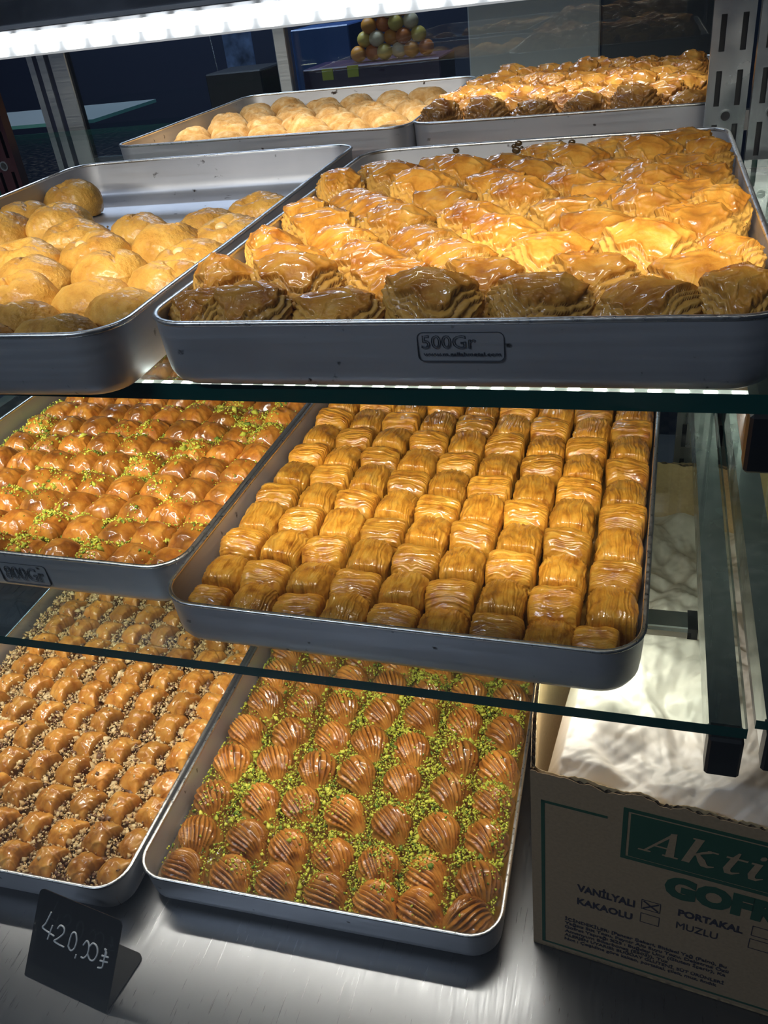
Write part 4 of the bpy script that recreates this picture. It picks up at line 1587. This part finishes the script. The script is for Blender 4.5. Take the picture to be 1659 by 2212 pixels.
    pr('flavour_text', 'MUZLU', 0.1298, 0.1642, -0.3155, -0.3062, M['ink'], 0.0)
    m = MB()
    for bx, bz in ((0.0988, -0.3020), (0.0990, -0.3225), (0.1890, -0.2950), (0.1888, -0.3140)):
        round_frame(m, bx, bx + 0.0166, bz - Z_FL, bz + 0.0142 - Z_FL, 0.0006, y, y + 0.0003, 0.0006)
    for sgn in (1, -1):
        a = Vector((0.0066, 0, 0.0056 * sgn))
        p = Vector((-a.z, 0, a.x)).normalized() * 0.0009
        c = Vector((0.1071, y - 0.00005 * (sgn + 2), -0.2949 - Z_FL))
        m.add([tuple(c - a - p), tuple(c + a - p), tuple(c + a + p), tuple(c - a + p)], [(0, 1, 2, 3)])
    m.build('tick_boxes', M['ink'], r)
    lines = [('İÇİNDEKİLER: [Pancar Şekeri, Bitkisel Yağ (Palm), Bu', -0.3555, .1760), ('Yağsız Süt Tozu, Peynir Altı Suyu Tozu, Dekstroz Özü', -0.3622, .1785),
             ('Gofret Yaprağı %25 : Buğday Unu (Gluten İçerir), Ka', -0.3690, .1765), ('Amonyum Bikarbonat (E503)), Tuz', -0.3758, .1272),
             ('ALERJEN UYARISI: BUĞDAY GLUTENİ, SÜT ÜRÜNLERİ', -0.3826, .1765), ('Not : Çeşidine göre kakao, portakal, çilek, muz, fındık', -0.3894, .1710)]
    for txt, z, xe in lines:
        pr('ingredients_text', txt, 0.0312, xe, z, z + 0.0043, M['ink'], 0.00025)
    return r


cardboard_box()


def crumpled_film():
    nx, ny = 250, 300
    X, Y = np.meshgrid(np.linspace(0.006, 0.364, nx), np.linspace(0.0065, 0.443, ny), indexing='ij')
    Z = -0.166 + 0 * X
    Z += 0.016 * np.exp(-((Y - 0.14) / 0.09) ** 2) - 0.014 * np.clip((Y - 0.20) / 0.2, 0, 1)
    Z -= 0.035 * np.clip((0.020 - X) / 0.014, 0, 1)
    Z -= 0.020 * np.clip((0.030 - Y) / 0.023, 0, 1)
    wx = X + 0.016 * vn(X * 15, Y * 15, 0, 71)
    wy = Y + 0.016 * vn(X * 15, Y * 15, 4, 72)
    amp = np.clip((X - 0.004) / 0.02, 0, 1) * np.clip((Y - 0.006) / 0.02, 0, 1)

    rf = np.random.default_rng(77)
    for k in range(34):
        # sharp straight folds in changing directions, each fading in and out over the heap
        a = rf.uniform(0, math.pi)
        fq = (9, 14, 24, 40, 70, 120)[k % 6] * rf.uniform(.8, 1.25)
        q = (wx * math.cos(a) + wy * math.sin(a)) * fq + rf.uniform(0, 9)
        tri = np.abs(q - np.floor(q) - 0.5) * 2
        mask = np.clip(1.7 * vn(X * 13, Y * 13, k * 3.7, 80 + k) + 0.35, 0, 1)
        Z += amp * mask * (tri - 0.5) * 0.095 / fq * (1.0 if k % 6 < 4 else 0.7)
    Z = np.minimum(Z, -0.100) - Z_FL
    V = np.stack([X, Y, Z], -1).reshape(-1, 3)
    F = [(i * ny + j, (i + 1) * ny + j, (i + 1) * ny + j + 1, i * ny + j + 1) for i in range(nx - 1) for j in range(ny - 1)]
    o = obj('plastic_film', to_mesh('plastic_film', V, F, [M['film']]), None, BOX_AT, (0, 0, BOX_TURN))
    return tag(o, 'crumpled white plastic film heaped inside the cardboard box', 'plastic film')


crumpled_film()

# ------------------------------------------------------------------ rear sliding doors and what stands behind
def sliding_door(n, x0, x1, y, left=True, right=True):
    r = empty(f'door_{n}', (x0, y, 0.10))
    r['kind'] = 'structure'
    w = x1 - x0
    if left:
        MB().box(0, 0.043, 0, 0.02, 0, 0.62, bev=0.002).build('stile', M['alu'], r)
    if right:
        MB().box(w - 0.028, w, 0, 0.02, 0, 0.62, bev=0.002).build('stile', M['alu'], r)
    if left:
        MB().box(0.043, 0.0470, 0.004, 0.016, 0, 0.62).build('gasket', M['black'], r)
    MB().box(0.043, w - 0.028, 0, 0.02, 0, 0.035).build('rail', M['alu'], r)
    MB().box(0.047, w - 0.028, 0.008, 0.013, 0.035, 0.62).build('pane', M['pane'], r)
    return r


sliding_door(1, -1.022, -0.457, 1.330)
sliding_door(2, -0.500, 0.60, 1.356, left=False)
o = MB().box(-1.048, -1.030, 1.325, 1.345, 0.05, 0.75).build('trim_1', M['alu'])
o['kind'] = 'structure'
o = MB().box(-1.075, -1.060, 1.325, 1.345, 0.05, 0.75).build('trim_2', M['alu'])
o['kind'] = 'structure'
o = MB().box(-1.060, -1.022, 1.345, 1.350, 0.05, 0.75).build('trim_3', plain('dark_blue_gasket', (0.01, 0.015, 0.06), 0.4))
o['kind'] = 'structure'

M['grey_panel'] = plain('grey_panel', (0.42, 0.43, 0.41), 0.5)
M['char'] = plain('charcoal_panel', (0.035, 0.038, 0.042), 0.5)
o = MB().box(-0.118, 0.150, 1.50, 1.53, -0.2, 0.75, bev=0.003).build('grey_board', M['grey_panel'])
tag(o, 'plain grey board standing behind the rear glass door', 'board')
o = MB().box(0.152, 0.42, 1.50, 1.53, -0.2, 0.75, bev=0.003).build('charcoal_board', M['char'])
tag(o, 'charcoal board right of the grey board behind the rear glass', 'board')
o = MB().box(-0.765, -0.620, 1.55, 1.70, -1.22, 0.265, bev=0.003).build('black_cabinet', M['black'])
tag(o, 'black cabinet standing behind the left rear glass door', 'cabinet')


def bag_of_fruit():
    r = empty('produce_crate', (-0.46, 1.93, 0.19))
    tag(r, 'purple crate with yellow green tags beyond the rear glass', 'crate')
    mp = plain('purple_plastic', (0.028, 0.012, 0.05), 0.5)
    mt = plain('yellow_green_tag', (0.38, 0.45, 0.03), 0.6)
    MB().box(-0.17, 0.20, -0.09, 0.09, -0.06, 0.040, bev=0.003).build('crate_body', mp, r)
    for x, z in ((-0.115, 0.012), (-0.045, 0.014), (-0.085, -0.035)):
        MB().box(x, x + 0.030, -0.094, -0.0905, z, z + 0.026).build('tag', mt, r)
    cols = [(0.62, 0.26, 0.03), (0.72, 0.62, 0.40), (0.62, 0.48, 0.10), (0.55, 0.17, 0.03)]
    names = ['orange', 'cream', 'yellow', 'red orange']
    k = 0
    fm = [plain('fruit_' + n.replace(' ', '_'), c, 0.45) for n, c in zip(names, cols)]
    base = MB().ball((0, 0, 0), (0.021, 0.021, 0.019), 14, 8)
    meshes = [to_mesh('fruit', base.V, base.F, [f]) for f in fm]
    for row in range(4):
        for c in range(6 - row):
            i = (row * 2 + c * 3) % 4
            o = obj('fruit', meshes[i], None, (-0.50 + 0.036 * c + 0.018 * row + 0.01, 1.90 + 0.012 * ((c + row) % 2), 0.250 + 0.031 * row))
            tag(o, f'small {names[i]} fruit, {"bottom row" if row == 0 else ORD[row] + " row up"}, {ORD[c]} from left in the crate', 'fruit', 'fruit heaped in the purple crate')


bag_of_fruit()


def chain():
    m = MB()
    for k in range(34):
        m.ball((-0.897 + 0.0002 * k, 1.88, 0.335 - 0.0036 * k), 0.0020, 6, 4)
    o = m.build('ball_chain', M['chrome'], smooth=True)
    tag(o, 'thin ball chain hanging behind the left rear glass', 'chain')


chain()
M['poster'] = plain('blue_white_poster', (0.16, 0.26, 0.50), 0.7, var=0.7, bscale=28)
o = MB().box(-0.885, -0.800, 1.93, 1.935, 0.10, 0.42).build('poster', M['poster'])
tag(o, 'pale blue patterned poster strip beyond the left rear glass', 'poster')
M['bluecab'] = plain('blue_cabinet', (0.03, 0.085, 0.24), 0.35)
o = MB().box(-0.72, -0.55, 2.02, 2.2, -1.2, 0.315, bev=0.003).build('blue_cabinet', M['bluecab'])
tag(o, 'dark blue cabinet beyond the rear glass left of the fruit', 'cabinet')
M['redsign'] = plain('maroon_board', (0.10, 0.012, 0.02), 0.6)
o = MB().box(-0.72, -0.28, 2.24, 2.26, 0.33, 0.44).build('maroon_sign', M['redsign'])
tag(o, 'dark maroon board high on the wall beyond the rear glass', 'board')
bpy.context.view_layer.update()
